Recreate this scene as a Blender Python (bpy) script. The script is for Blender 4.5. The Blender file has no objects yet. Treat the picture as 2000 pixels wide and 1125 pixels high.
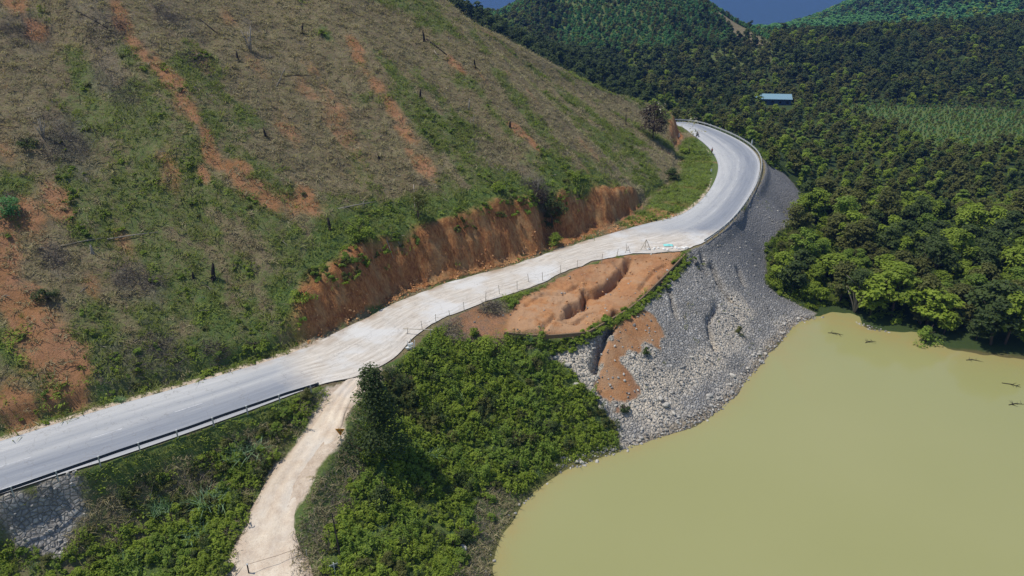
import bpy, bmesh, math, random
import numpy as np
from mathutils import Vector, Matrix, Euler
R = math.radians
random.seed(7); rg = np.random.default_rng(7)
S = bpy.context.scene
C = S.collection
# ------------------------------------------------------------ camera
CH = 50.0; PITCH = R(24.5); F = 1428.0            # metres above the road, tilt, focal length in photo pixels (2000 wide)
cd = bpy.data.cameras.new('camera'); cam = bpy.data.objects.new('camera', cd); C.objects.link(cam)
cam.location = (0, 0, CH); cam.rotation_euler = (R(90) - PITCH, 0, 0)
cd.sensor_width = 36; cd.lens = 36 * F / 2000; cd.clip_start = 1; cd.clip_end = 20000
S.camera = cam
# ------------------------------------------------------------ sky and sun
SUN_EL = R(64); SX, SY = -0.97, 0.12               # horizontal direction TOWARDS the sun
w = bpy.data.worlds.new('World'); S.world = w; w.use_nodes = True
nt = w.node_tree; sk = nt.nodes.new('ShaderNodeTexSky'); sk.sky_type = 'NISHITA'; sk.sun_disc = False
sk.sun_elevation = SUN_EL; sk.sun_rotation = math.atan2(SX, SY); sk.altitude = 500; sk.air_density = 1.2
bg = nt.nodes['Background']; nt.links.new(sk.outputs[0], bg.inputs[0]); bg.inputs[1].default_value = 0.12
sd = bpy.data.lights.new('sun', 'SUN'); sun = bpy.data.objects.new('sun', sd); C.objects.link(sun)
sd.energy = 4.2; sd.angle = R(0.5); sd.color = (1.0, 0.945, 0.85)
hl = math.hypot(SX, SY)
sun.rotation_euler = Vector((SX / hl * math.cos(SUN_EL), SY / hl * math.cos(SUN_EL), math.sin(SUN_EL))).to_track_quat('Z', 'Y').to_euler()
S.view_settings.view_transform = 'Standard'; S.view_settings.look = 'None'
S.view_settings.exposure = 0.13; S.view_settings.gamma = 1.0
S.cycles.max_bounces = 6; S.cycles.diffuse_bounces = 2; S.cycles.glossy_bounces = 2
S.cycles.transmission_bounces = 3; S.cycles.volume_bounces = 0; S.cycles.transparent_max_bounces = 4

# ------------------------------------------------------------ small maths
cp, sp = math.cos(PITCH), math.sin(PITCH)
def ray(px, py):
    X = (px - 1000) / F; Y = -(py - 562.5) / F
    return np.array([X, cp + Y * sp, -sp + Y * cp])
def P(px, py, z=0.0):
    d = ray(px, py); t = (z - CH) / d[2]
    return np.array([d[0] * t, d[1] * t, z])
def proj(x, y, z):
    dz = z - CH; dep = y * cp - dz * sp; up = y * sp + dz * cp
    return 1000 + F * x / dep, 562.5 - F * up / dep, dep
def _h(ix, iy, s):
    n = (ix * 374761393 + iy * 668265263 + s * 1442695041) & 0xFFFFFFFF
    n = ((n ^ (n >> 13)) * 1274126177) & 0xFFFFFFFF
    return ((n ^ (n >> 16)) & 0xFFFF) / 65535.0
def vn(x, y, s=0):
    x = np.asarray(x, float); y = np.asarray(y, float)
    ix = np.floor(x).astype(np.int64); iy = np.floor(y).astype(np.int64)
    fx = x - ix; fy = y - iy; fx = fx * fx * (3 - 2 * fx); fy = fy * fy * (3 - 2 * fy)
    return (_h(ix, iy, s) * (1 - fx) + _h(ix + 1, iy, s) * fx) * (1 - fy) + (_h(ix, iy + 1, s) * (1 - fx) + _h(ix + 1, iy + 1, s) * fx) * fy
def fbm(x, y, o=4, s=0):
    v = 0; a = .5; f = 1.0
    for i in range(o):
        v = v + a * (vn(np.asarray(x) * f, np.asarray(y) * f, s + i * 17) - .5); a *= .5; f *= 2.03
    return v
def sm(a, b, x):
    t = np.clip((x - a) / (b - a), 0, 1); return t * t * (3 - 2 * t)
def catmull(p, n):
    p = np.asarray(p, float); out = []
    q = np.vstack([2 * p[0] - p[1], p, 2 * p[-1] - p[-2]])
    for i in range(len(p) - 1):
        a, b, c, d = q[i:i + 4]
        for t in np.arange(n) / n:
            out.append(.5 * ((2 * b) + (-a + c) * t + (2 * a - 5 * b + 4 * c - d) * t * t + (-a + 3 * b - 3 * c + d) * t ** 3))
    out.append(p[-1]); return np.array(out)
def pdist(x, y, pl):
    """distance, parameter (vertex index) and side (+ = left) to polyline"""
    sh = np.shape(x); x = np.ravel(x); y = np.ravel(y)
    bd = np.full(x.shape, 1e18); bs = np.zeros(x.shape); bl = np.zeros(x.shape)
    for i in range(len(pl) - 1):
        ax, ay = pl[i][0], pl[i][1]; bx, by = pl[i + 1][0] - ax, pl[i + 1][1] - ay
        L2 = bx * bx + by * by + 1e-9
        t = np.clip(((x - ax) * bx + (y - ay) * by) / L2, 0, 1)
        dx = x - ax - t * bx; dy = y - ay - t * by; d = dx * dx + dy * dy
        m = d < bd - 1e-9
        bd[m] = d[m]; bs[m] = (i + t)[m]; bl[m] = (bx * dy - by * dx)[m]
    return np.sqrt(bd).reshape(sh), bs.reshape(sh), np.sign(bl).reshape(sh)
def inpoly(x, y, poly):
    r = np.zeros(np.shape(x), bool); n = len(poly)
    for i in range(n):
        x1, y1 = poly[i][0], poly[i][1]; x2, y2 = poly[(i + 1) % n][0], poly[(i + 1) % n][1]
        if y1 == y2: continue
        c = ((y1 > y) != (y2 > y)) & (x < (x2 - x1) * (y - y1) / (y2 - y1) + x1)
        r ^= c
    return r
WZ = -13.0
# ------------------------------------------------------------ the road: cross sections (left edge, right edge), verge, cut height
sec = [(0, 862, 0, 965, 2, 2), (200, 800, 236, 890, 2, 2), (380, 748, 441, 819, 2, 1.5), (540, 700, 620, 753, 2, 1.5),
       (610, 672, 700, 734, 1.5, 3.2), (690, 632, 768, 700, 1.2, 6.5), (760, 598, 812, 655, 1, 8.2), (830, 568, 862, 624, 1, 8.6),
       (900, 545, 945, 590, 1, 8.4), (1000, 518, 1040, 560, 1, 9.6), (1090, 487, 1130, 520, 1, 9.4), (1170, 463, 1220, 497, 2.5, 7.5),
       (1250, 440, 1335, 489, 6, 4.8), (1325, 421, 1405, 452, 10, 3), (1367, 393, 1450, 405, 12, 1), (1395, 355, 1480, 350, 10, 1),
       (1402, 320, 1482, 310, 11, 1), (1385, 290, 1455, 281, 10, 3), (1355, 265, 1405, 256, 4, 6), (1320, 245, 1352, 240, 3, 4)]
Lw = [P(a, b) for a, b, *_ in sec]; Rw = [P(c, d) for _, _, c, d, *_ in sec]
dirv = (Lw[0] - Lw[1]) / np.linalg.norm(Lw[0] - Lw[1])
wd = Rw[0] - Lw[0]
pre = [(400, 2, 2), (130, 2, 2), (50, 2, 2)]
Lw = [Lw[0] + dirv * k[0] for k in pre] + Lw; Rw = [Lw[i] + wd * .9 for i in range(3)] + Rw
post = [((40, 236), (46, 244)), ((22, 254), (28, 262)), ((-8, 268), (-4, 277)), ((-60, 282), (-58, 291)), ((-400, 330), (-400, 340))]
Lw += [np.array([a[0], a[1], 0.]) for a, b in post]; Rw += [np.array([b[0], b[1], 0.]) for a, b in post]
verge = np.array([k[1] for k in pre] + [s_[4] for s_ in sec] + [3] * 5, float)
cuth = np.array([k[2] for k in pre] + [s_[5] for s_ in sec] + [2, 1, 1, 1, 1], float)
NS = 6
RL = catmull(Lw, NS); RR = catmull(Rw, NS); RC = (RL + RR) / 2
# dirt track (px,py left, right, z)
trk = [(668, 744, 740, 725, -.05), (640, 778, 692, 778, -.9), (605, 825, 672, 840, -2.1), (555, 890, 640, 895, -3.8), (505, 955, 612, 950, -5.2),
       (470, 1025, 592, 1020, -6.6), (430, 1090, 604, 1075, -7.7), (400, 1140, 618, 1140, -8.6)]
TL = [P(a, b, z) for a, b, c, d, z in trk]; TR = [P(c, d, z) for a, b, c, d, z in trk]
e = TL[-1] - TL[-2]; TL.append(TL[-1] + e * 4 + np.array([0, 0, 1])); TR.append(TR[-1] + (TR[-1] - TR[-2]) * 4 + np.array([0, 0, 1]))
TL = catmull(TL, 5); TR = catmull(TR, 5); TC = (TL + TR) / 2
KERB = [(985, 652, -1.7), (1060, 657, -1.9), (1140, 650, -2.0), (1200, 618, -2.0), (1240, 592, -1.8), (1290, 545, -1.2), (1340, 495, -.35)]
SHORE = [(960, 1250), (962, 1125), (975, 1070), (1010, 1010), (1050, 960), (1110, 915), (1210, 886), (1300, 852), (1370, 822), (1440, 770),
         (1480, 720), (1500, 690), (1545, 640), (1600, 612), (1700, 645), (1850, 685), (2000, 702), (2300, 790)]
SH = np.array([P(a, b, WZ) for a, b in SHORE])
ctrl = [P(a, b, z) for a, b, z in KERB]
ctrl += [P(*q) for q in [(900, 640, -.9), (1000, 600, -.8), (1100, 575, -.9), (1200, 560, -1.6), (1290, 512, -.7),
    (680, 850, -2.8), (800, 800, -4.5), (900, 900, -9), (1000, 800, -8), (1100, 850, -11), (800, 1000, -9), (700, 1100, -9), (900, 1125, -11.3),
    (800, 720, -1.2), (900, 680, -2.6), (1000, 700, -4), (1080, 700, -5.2), (1150, 760, -8.2), (1200, 800, -10),
    (400, 865, -2.2), (200, 945, -2.5), (80, 1000, -4), (300, 1000, -6), (0, 1100, -7.5), (200, 1100, -8.2), (400, 1050, -7.7), (450, 940, -5.2), (520, 860, -3),
    (1500, 318, -2), (1570, 385, -10), (1552, 440, -10), (1492, 510, -9), (1520, 565, -11), (1560, 600, -12.3), (1700, 450, -11.5), (1700, 560, -12), (1850, 600, -12), (2000, 640, -12),
    (1900, 450, -11.5), (1700, 350, -11.5), (1450, 262, -2.5), (1400, 235, -4), (1350, 222, -4), (1480, 240, -10), (1600, 290, -11.5)]]
ctrl += [np.array(q, float) for q in [(-60, 15, -13), (-20, 15, -14), (-110, 10, -14), (60, 30, -18), (110, 60, -18), (100, 90, -17), (30, 30, -18), (130, 130, -11), (120, 200, -11), (90, 250, -11), (60, 280, -11), (20, 300, -9), (0, -20, -18)]]
ctrl += [p + np.array([0, 0, 0]) for p in SH]
ctrl += [P(a, b, -16.5) for a, b in [(1300, 950), (1150, 1050), (1500, 820), (1620, 720), (1750, 740), (1900, 800), (1400, 1100), (1800, 1000)]]
ctrl += [r + np.array([0, 0, -.1]) for r in RR[::3] if -120 < r[0] < 120 and 20 < r[1] < 300]
ctrl += [p + np.array([0, 0, -.1]) for p in TC[::3]]
ctrl = np.array(ctrl)
def _rbf():
    d = np.hypot(ctrl[:, None, 0] - ctrl[None, :, 0], ctrl[:, None, 1] - ctrl[None, :, 1])
    n = len(ctrl); A = np.zeros((n + 3, n + 3)); A[:n, :n] = d - np.eye(n) * .4
    Q = np.c_[np.ones(n), ctrl[:, :2]]; A[:n, n:] = Q; A[n:, :n] = Q.T
    return np.linalg.solve(A, np.r_[ctrl[:, 2], 0, 0, 0])
RW = _rbf()
def rbf(x, y):
    r = RW[-3] + RW[-2] * x + RW[-1] * y
    for i in range(len(ctrl)): r = r + RW[i] * np.hypot(x - ctrl[i, 0], y - ctrl[i, 1])
    return r
def gs(x, y, cx, cy, sx, sy, a): return a * np.exp(-((x - cx) / sx) ** 2 - ((y - cy) / sy) ** 2)
def valley(x, y):
    d = np.hypot(x, y)
    z = -11.5 - .028 * np.clip(d - 300, 0, 450) - .125 * np.clip(d - 760, 0, 3800)
    z = z + gs(x, y, -60, 350, 83, 85, 46)                     # forest hill behind the spur
    z = z + gs(x, y, 78, 590, 78, 110, 70)                     # green dome hill
    z = z + gs(x, y, 262, 735, 70, 60, 6)
    z = z + gs(x, y, 245, 470, 95, 75, 20) + gs(x, y, 420, 500, 120, 120, 36) + gs(x, y, 150, 430, 50, 40, 6)
    z = z + gs(x, y, 560, 850, 178, 178, 140)
    z = z + gs(x, y, -300, 800, 220, 250, 90)
    far = np.hypot(x, y)
    z = z + sm(4700, 6900, far) * (640 + 260 * fbm(x / 1400, y / 1400, 4, 5)) * sm(-.2, 1, y / (far + 1))
    return z + 5 * fbm(x / 60, y / 60, 4, 3) * sm(200, 400, d)
NARC = (3 + 10.15) * NS
def hraw(x, y):
    dc, s, side = pdist(x, y, RC)
    dl, sl, _ = pdist(x, y, RL)
    dr, sr, _ = pdist(x, y, RR)
    k = np.arange(len(verge)) * NS
    hv = np.interp(sl, k, verge); hc = np.interp(sl, k, cuth)
    seg = np.r_[0, np.cumsum(np.hypot(*np.diff(RL[:, :2], axis=0).T))]
    arc = np.interp(sl, np.arange(len(RL)), seg)
    wob = 4.2 * fbm(arc / 10., 0 * arc, 3, 11) + 1.1 * fbm(arc / 1.9, dl / 4, 3, 12)
    an = np.interp(NARC, np.arange(len(RL)), seg); hv = hv + 4.2 * np.exp(-((arc - an) / 3.2) ** 2) * (hc > 5); hc = hc * (1 + .55 * fbm(arc / 13, 0 * arc, 2, 13))
    u = np.clip(dl - hv + wob * np.clip(hc / 6, 0, 1.2), 0, None)
    wc = hc * .5
    q_ = np.clip(u / (wc + .01), 0, 1); step = hc * (.18 * np.clip(q_ / .35, 0, 1) + .82 * np.clip((q_ - .22) / .78, 0, 1) ** .9)
    up = np.clip(u - wc, 0, None)
    slope = up * .585
    slope = np.where(slope > 45, 45 + (slope - 45) * .6, slope)
    gul = np.abs(fbm(arc / 16, dl / 60, 3, 21)) * 5.5 * sm(3, 25, up)
    hill = step + slope - gul * .5 + 1.8 * fbm(x / 7, y / 7, 4, 8) * sm(1, 12, up) + .2 * fbm(x / 1.5, y / 1.5, 3, 9) * sm(.2, 3, dl)
    rv = rbf(x, y); vv = valley(x, y)
    wv = np.maximum(sm(235, 300, y), np.maximum(sm(95, 140, x), sm(-40, -100, y)))
    low = rv * (1 - wv) + vv * wv
    low = low + .7 * fbm(x / 5, y / 5, 4, 31) * sm(1.5, 8, dr) * np.where(wv < .5, 1, .3)
    z = np.where(side > 0, hill, low)
    hw = np.hypot(*(np.interp(s, np.arange(len(RL)), (RR - RL)[:, i]) for i in (0, 1))) / 2
    inside = (dc < hw)
    z = np.where(inside, -.12, z)
    edge = sm(0, 1.6, dc - hw); z = np.where((~inside) & (side < 0), -.12 * (1 - edge) + z * edge, z)
    dt, st, _ = pdist(x, y, TC)
    tz = np.interp(st, np.arange(len(TC)), TC[:, 2]); tw = np.hypot(*(np.interp(st, np.arange(len(TC)), (TR - TL)[:, i]) for i in (0, 1))) / 2
    wt = (1 - sm(-.2, 2.0, dt - tw)) * (side < 0) * (~inside)
    z = z * (1 - wt) + (tz - .12) * wt
    return z
# cracks and scarps cut in the slipped ground: (polyline px, z guess, depth, width)
CR = [([(1108, 606), (1120, 596), (1140, 592), (1142, 570), (1160, 572), (1195, 548), (1215, 530), (1232, 508), (1255, 503)], -1.2, 1.9, .45),
      ([(1060, 640), (1085, 622), (1120, 628), (1150, 610), (1180, 606)], -1.6, .7, .3), ([(1030, 600), (1060, 580), (1100, 578), (1130, 560)], -1, .5, .3), ([(1250, 560), (1280, 530), (1300, 520)], -1.2, .5, .3),
      ([(1190, 512), (1212, 524), (1235, 530)], -1, .8, .8),
      ([(1352, 502), (1375, 522), (1392, 520), (1412, 540), (1432, 548)], -3, 2.2, .5),
      ([(1345, 522), (1362, 532), (1378, 536)], -3.5, 2.0, .45), ([(1440, 535), (1452, 548)], -6, 1.6, .4),
      ([(1162, 695), (1175, 672), (1192, 650), (1205, 632)], -4, 2.4, .55), ([(1290, 560), (1310, 575), (1322, 600)], -3, 1.2, .35), ([(1400, 610), (1380, 640), (1395, 668)], -8, 1.2, .4)]
CRW = [(np.array([P(a, b, z) for a, b in pl]), dp, wd_) for pl, z, dp, wd_ in CR]
def carve(x, y, z):
    near = (x > -10) & (x < 70) & (y > 70) & (y < 160)
    if near.any():
        xn, yn = x[near], y[near]; zz = z[near]; z0_ = zz.copy(); fr_ = sm(.5, 2.6, pdist(xn, yn, RR)[0])
        for k, (pl, dp, wd_) in enumerate(CRW):
            d, s, sd_ = pdist(xn, yn, pl)
            d = d + .9 * fbm(xn / 1.1, yn / 1.1, 3, 40)
            zz = zz - dp * np.exp(-(d / wd_) ** 2)
            if k == 0: zz = zz - 1.1 * (sd_ < 0) * np.exp(-(d / 3) ** 2) 
        z[near] = z0_ + (zz - z0_) * fr_
    return z
hfull = hraw
# height cache 0.5 m, softened away from the cuts
X0, X1, Y0, Y1, DG = -170.0, 170.0, -30.0, 330.0, .5
gx = np.arange(X0, X1 + DG, DG); gy = np.arange(Y0, Y1 + DG, DG)
GX, GY = np.meshgrid(gx, gy)
GZ = hfull(GX, GY)
def blur(a, n):
    k = 2 * n + 1
    for ax in (0, 1):
        p = np.pad(a, [(n + 1, n) if i == ax else (0, 0) for i in (0, 1)], mode='edge')
        c = np.cumsum(p, axis=ax)
        a = (np.take(c, range(k, c.shape[ax]), ax) - np.take(c, range(0, c.shape[ax] - k), ax)) / k
    return a
B = blur(blur(GZ, 6), 6)
dl_, _, _ = pdist(GX, GY, RL)
_, _, sd0 = pdist(GX, GY, RC)
wB = sm(16, 34, dl_) * (sd0 > 0)
GZ = GZ * (1 - wB) + (B + .8 * fbm(GX / 3.5, GY / 3.5, 4, 77)) * wB
def hf(x, y):
    x = np.asarray(x, float); y = np.asarray(y, float)
    inb = (x > X0) & (x < X1 - DG) & (y > Y0) & (y < Y1 - DG)
    fx = (np.clip(x, X0, X1 - DG) - X0) / DG; fy = (np.clip(y, Y0, Y1 - DG) - Y0) / DG
    ix = np.minimum(fx.astype(int), len(gx) - 2); iy = np.minimum(fy.astype(int), len(gy) - 2); fx = fx - ix; fy = fy - iy
    z = (GZ[iy, ix] * (1 - fx) + GZ[iy, ix + 1] * fx) * (1 - fy) + (GZ[iy + 1, ix] * (1 - fx) + GZ[iy + 1, ix + 1] * fx) * fy
    if not np.all(inb):
        z = np.array(z); z = np.atleast_1d(z); o = ~np.atleast_1d(inb)
        xo, yo = np.atleast_1d(x)[o], np.atleast_1d(y)[o]
        z[o] = hfull(xo, yo); z = z.reshape(np.shape(x))
    return z
def hit(px, py, lift=0.0):
    d = ray(px, py); t = np.arange(40, 1500, .5)
    x, y, z = d[0] * t, d[1] * t, CH + d[2] * t
    m = (x > X0) & (x < X1 - 1) & (y > Y0) & (y < Y1 - 1)
    b = np.nonzero(m & (z < hf(np.where(m, x, 0), np.where(m, y, 0)) + lift))[0]
    if len(b) == 0:
        m2 = ~m; idx = np.nonzero(m2)[0]; zz = hfull(x[idx], y[idx]); bb = np.nonzero(z[idx] < zz)[0]
        if len(bb) == 0: return P(px, py, -20)
        i = idx[bb[0]]
    else: i = b[0]
    return np.array([x[i], y[i], float(hf(np.array([x[i]]), np.array([y[i]]))[0])])
def hpoly(l): return np.array([hit(a, b) for a, b in l])
# ------------------------------------------------------------ helpers for meshes and tags
def link(name, me, parent=None, mats=()):
    o = bpy.data.objects.new(name, me); C.objects.link(o)
    for m in mats: me.materials.append(m)
    if parent: o.parent = parent
    return o
def mesh(name, v, f, mat_idx=None, smooth=False):
    me = bpy.data.meshes.new(name); me.from_pydata([tuple(map(float, p)) for p in v], [], [tuple(map(int, q)) for q in f])
    if mat_idx is not None: me.polygons.foreach_set('material_index', mat_idx)
    if smooth: me.polygons.foreach_set('use_smooth', [True] * len(f))
    me.update(); return me
def tag(o, label=None, cat=None, group=None, kind=None):
    if label: o['label'] = label
    if cat: o['category'] = cat
    if group: o['group'] = group
    if kind: o['kind'] = kind
    return o
def empty(name, loc, rz=0, sc=1):
    o = bpy.data.objects.new(name, None); C.objects.link(o); o.location = tuple(map(float, loc)); o.rotation_euler = (0, 0, rz); o.scale = (sc,) * 3
    return o
def copy_tree(o, loc, rz=0, sc=1, tilt=(0, 0)):
    c = o.copy(); C.objects.link(c); c.location = tuple(map(float, loc)); c.rotation_euler = (tilt[0], tilt[1], rz)
    c.scale = (sc, sc, sc) if np.isscalar(sc) else sc
    for ch in list(o.children):
        k = ch.copy(); C.objects.link(k); k.parent = c
        for g in list(ch.children):
            q = g.copy(); C.objects.link(q); q.parent = k
    return c
class MB:
    def __init__(s): s.v = []; s.f = []; s.m = []
    def add(s, v, f, m=0):
        b = len(s.v); s.v += [tuple(map(float, p)) for p in v]; s.f += [tuple(b + i for i in q) for q in f]; s.m += [m] * len(f)
    def tube(s, pts, rad, n=6, m=0, cap=True):
        pts = [Vector(p) for p in pts]; rad = [rad] * len(pts) if np.isscalar(rad) else rad
        V = []; ax = None
        for i, p in enumerate(pts):
            d = (pts[min(i + 1, len(pts) - 1)] - pts[max(i - 1, 0)]).normalized()
            u = d.orthogonal().normalized() if ax is None else (ax - d * ax.dot(d)).normalized()
            ax = u; v = d.cross(u)
            for k in range(n):
                a = 2 * math.pi * k / n; V.append(p + (u * math.cos(a) + v * math.sin(a)) * rad[i])
        Fs = [(i * n + k, i * n + (k + 1) % n, (i + 1) * n + (k + 1) % n, (i + 1) * n + k) for i in range(len(pts) - 1) for k in range(n)]
        if cap: Fs += [tuple(range(n))[::-1], tuple((len(pts) - 1) * n + k for k in range(n))]
        s.add(V, Fs, m)
    def box(s, c, sz, rz=0, m=0, rx=0):
        M = Matrix.Translation(Vector(c)) @ Matrix.Rotation(rz, 4, 'Z') @ Matrix.Rotation(rx, 4, 'X')
        V = [M @ Vector((sx * sz[0] / 2, sy * sz[1] / 2, szz * sz[2] / 2)) for sx in (-1, 1) for sy in (-1, 1) for szz in (-1, 1)]
        s.add(V, [(0, 1, 3, 2), (4, 6, 7, 5), (0, 4, 5, 1), (2, 3, 7, 6), (0, 2, 6, 4), (1, 5, 7, 3)], m)
    def blob(s, c, r, m=0, seed=0, sub=1, rough=.25):
        bm = bmesh.new(); bmesh.ops.create_icosphere(bm, subdivisions=sub, radius=1)
        rr = random.Random(seed)
        V = []
        for v in bm.verts:
            k = 1 + rr.uniform(-rough, rough); V.append((c[0] + v.co.x * r[0] * k, c[1] + v.co.y * r[1] * k, c[2] + v.co.z * r[2] * k))
        s.add(V, [tuple(v.index for v in f.verts) for f in bm.faces], m); bm.free()
    def mesh(s, name, smooth=False): return mesh(name, s.v, s.f, s.m, smooth)
    def build(s, name, mats, parent=None, smooth=False):
        return link(name, s.mesh(name, smooth), parent, mats if isinstance(mats, (list, tuple)) else [mats])
# ------------------------------------------------------------ materials
class NT:
    def __init__(s, name):
        s.mat = bpy.data.materials.new(name); s.mat.use_nodes = True; s.t = s.mat.node_tree; s.n = s.t.nodes
        s.b = s.n['Principled BSDF']; s.b.inputs['Roughness'].default_value = .9; s.b.inputs['Specular IOR Level'].default_value = .2
    def l(s, a, b): s.t.links.new(a, b)
    def pos(s, sc=(1, 1, 1)):
        g = s.n.new('ShaderNodeNewGeometry'); m = s.n.new('ShaderNodeMapping'); m.inputs['Scale'].default_value = sc
        s.l(g.outputs['Position'], m.inputs[0]); return m.outputs[0]
    def noise(s, scale, detail=4, rough=.6, vec=None, dist=0):
        n = s.n.new('ShaderNodeTexNoise'); n.inputs['Scale'].default_value = scale; n.inputs['Detail'].default_value = detail
        n.inputs['Roughness'].default_value = rough; n.inputs['Distortion'].default_value = dist
        s.l(vec if vec is not None else s.pos(), n.inputs['Vector']); return n.outputs['Fac']
    def noise_vec(s, amp):
        n = s.n.new('ShaderNodeTexNoise'); n.inputs['Scale'].default_value = .6; n.inputs['Detail'].default_value = 4; g = s.pos(); s.l(g, n.inputs['Vector'])
        v = s.n.new('ShaderNodeVectorMath'); v.operation = 'MULTIPLY_ADD'; s.l(n.outputs['Color'], v.inputs[0]); v.inputs[1].default_value = (amp * 4,) * 3; s.l(g, v.inputs[2]); return v.outputs[0]
    def vor(s, scale, feat='F1', vec=None, out='Distance', rnd=1):
        n = s.n.new('ShaderNodeTexVoronoi'); n.feature = feat; n.inputs['Scale'].default_value = scale; n.inputs['Randomness'].default_value = rnd
        s.l(vec if vec is not None else s.pos(), n.inputs['Vector']); return n.outputs[out]
    def ramp(s, fac, stops):
        r = s.n.new('ShaderNodeValToRGB'); e = r.color_ramp.elements
        while len(e) < len(stops): e.new(.5)
        for i, (p, c) in enumerate(stops): e[i].position = p; e[i].color = (c, c, c, 1) if np.isscalar(c) else tuple(c) + (1,)
        s.l(fac, r.inputs[0]); return r.outputs[0]
    def mix(s, fac, a, b, mode='MIX'):
        m = s.n.new('ShaderNodeMix'); m.data_type = 'RGBA'; m.blend_type = mode
        for sock, v in ((m.inputs[0], fac), (m.inputs[6], a), (m.inputs[7], b)):
            if hasattr(v, 'is_output'): s.l(v, sock)
            elif np.isscalar(v): sock.default_value = v
            else: sock.default_value = tuple(v) + (1,)
        return m.outputs[2]
    def math(s, op, a, b=0.0, clamp=False):
        m = s.n.new('ShaderNodeMath'); m.operation = op; m.use_clamp = clamp
        for sock, v in ((m.inputs[0], a), (m.inputs[1], b)):
            if hasattr(v, 'is_output'): s.l(v, sock)
            else: sock.default_value = v
        return m.outputs[0]
    def attr(s, name):
        a = s.n.new('ShaderNodeAttribute'); a.attribute_name = name; return a
    def bump(s, h, strength=.5, dist=.1):
        b = s.n.new('ShaderNodeBump'); b.inputs['Strength'].default_value = strength; b.inputs['Distance'].default_value = dist
        s.l(h, b.inputs['Height']); s.l(b.outputs[0], s.b.inputs['Normal'])
    def col(s, c):
        if hasattr(c, 'is_output'): s.l(c, s.b.inputs['Base Color'])
        else: s.b.inputs['Base Color'].default_value = tuple(c) + (1,)
        return s
def plain(name, c, rough=.7, var=.25, scale=2.0, metal=0.0):
    t = NT(name); n = t.noise(scale, 4)
    t.col(t.mix(n, [k * (1 - var) for k in c], [k * (1 + var) for k in c])); t.b.inputs['Roughness'].default_value = rough; t.b.inputs['Metallic'].default_value = metal
    return t.mat
def leafmat(name, c1, c2, c3=None, trans=.42):
    t = NT(name); oi = t.n.new('ShaderNodeObjectInfo'); n = t.noise(.35, 3); n2 = t.noise(3.0, 2)
    f = t.math('ADD', t.math('MULTIPLY', oi.outputs['Random'], .6), t.math('SUBTRACT', t.math('MULTIPLY', n, .7), .12))
    c = t.mix(f, c1, c2)
    if c3: c = t.mix(t.ramp(n2, [(.5, 0), (.7, .8)]), c, c3)
    t.col(c); t.b.inputs['Roughness'].default_value = .62; t.b.inputs['Specular IOR Level'].default_value = .25
    tr = t.n.new('ShaderNodeBsdfTranslucent'); t.l(t.mix(.5, c, t.mix(1.0, c, (1.2, 1.3, .5), 'MULTIPLY')), tr.inputs[0])
    mx = t.n.new('ShaderNodeMixShader'); mx.inputs[0].default_value = trans
    t.l(t.b.outputs[0], mx.inputs[1]); t.l(tr.outputs[0], mx.inputs[2]); t.l(mx.outputs[0], t.n['Material Output'].inputs[0])
    return t.mat
# ------------------------------------------------------------ regions of the ground (world outlines)
CUTPOLY_RIP = hpoly([(1345, 490), (1400, 460), (1452, 410), (1484, 350), (1490, 312), (1532, 340), (1572, 385), (1552, 440), (1494, 490), (1500, 560), (1552, 592), (1592, 612)]
    + [(1545, 648), (1500, 700), (1480, 730), (1440, 778), (1370, 830), (1300, 860), (1210, 892), (1200, 835), (1150, 770), (1100, 715), (1060, 690), (1130, 665), (1240, 598)])
RIPW = CUTPOLY_RIP
RIPL = hpoly([(-60, 990), (60, 958), (215, 905), (225, 960), (185, 1010), (150, 1070), (-60, 1095)])
SLIDE = hpoly([(985, 655), (990, 622), (1005, 600), (1020, 580), (1050, 566), (1130, 523), (1220, 500), (1335, 492), (1290, 548), (1240, 596), (1140, 652)])
FLOW = hpoly([(1205, 622), (1242, 598), (1275, 620), (1303, 665), (1270, 690), (1215, 700), (1235, 760), (1225, 790), (1190, 795), (1160, 770), (1168, 700), (1172, 672)])
def sdp(x, y, poly):
    d, _, _ = pdist(x, y, np.vstack([poly, poly[:1]])); return np.where(inpoly(x, y, poly), d, -d)
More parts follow.
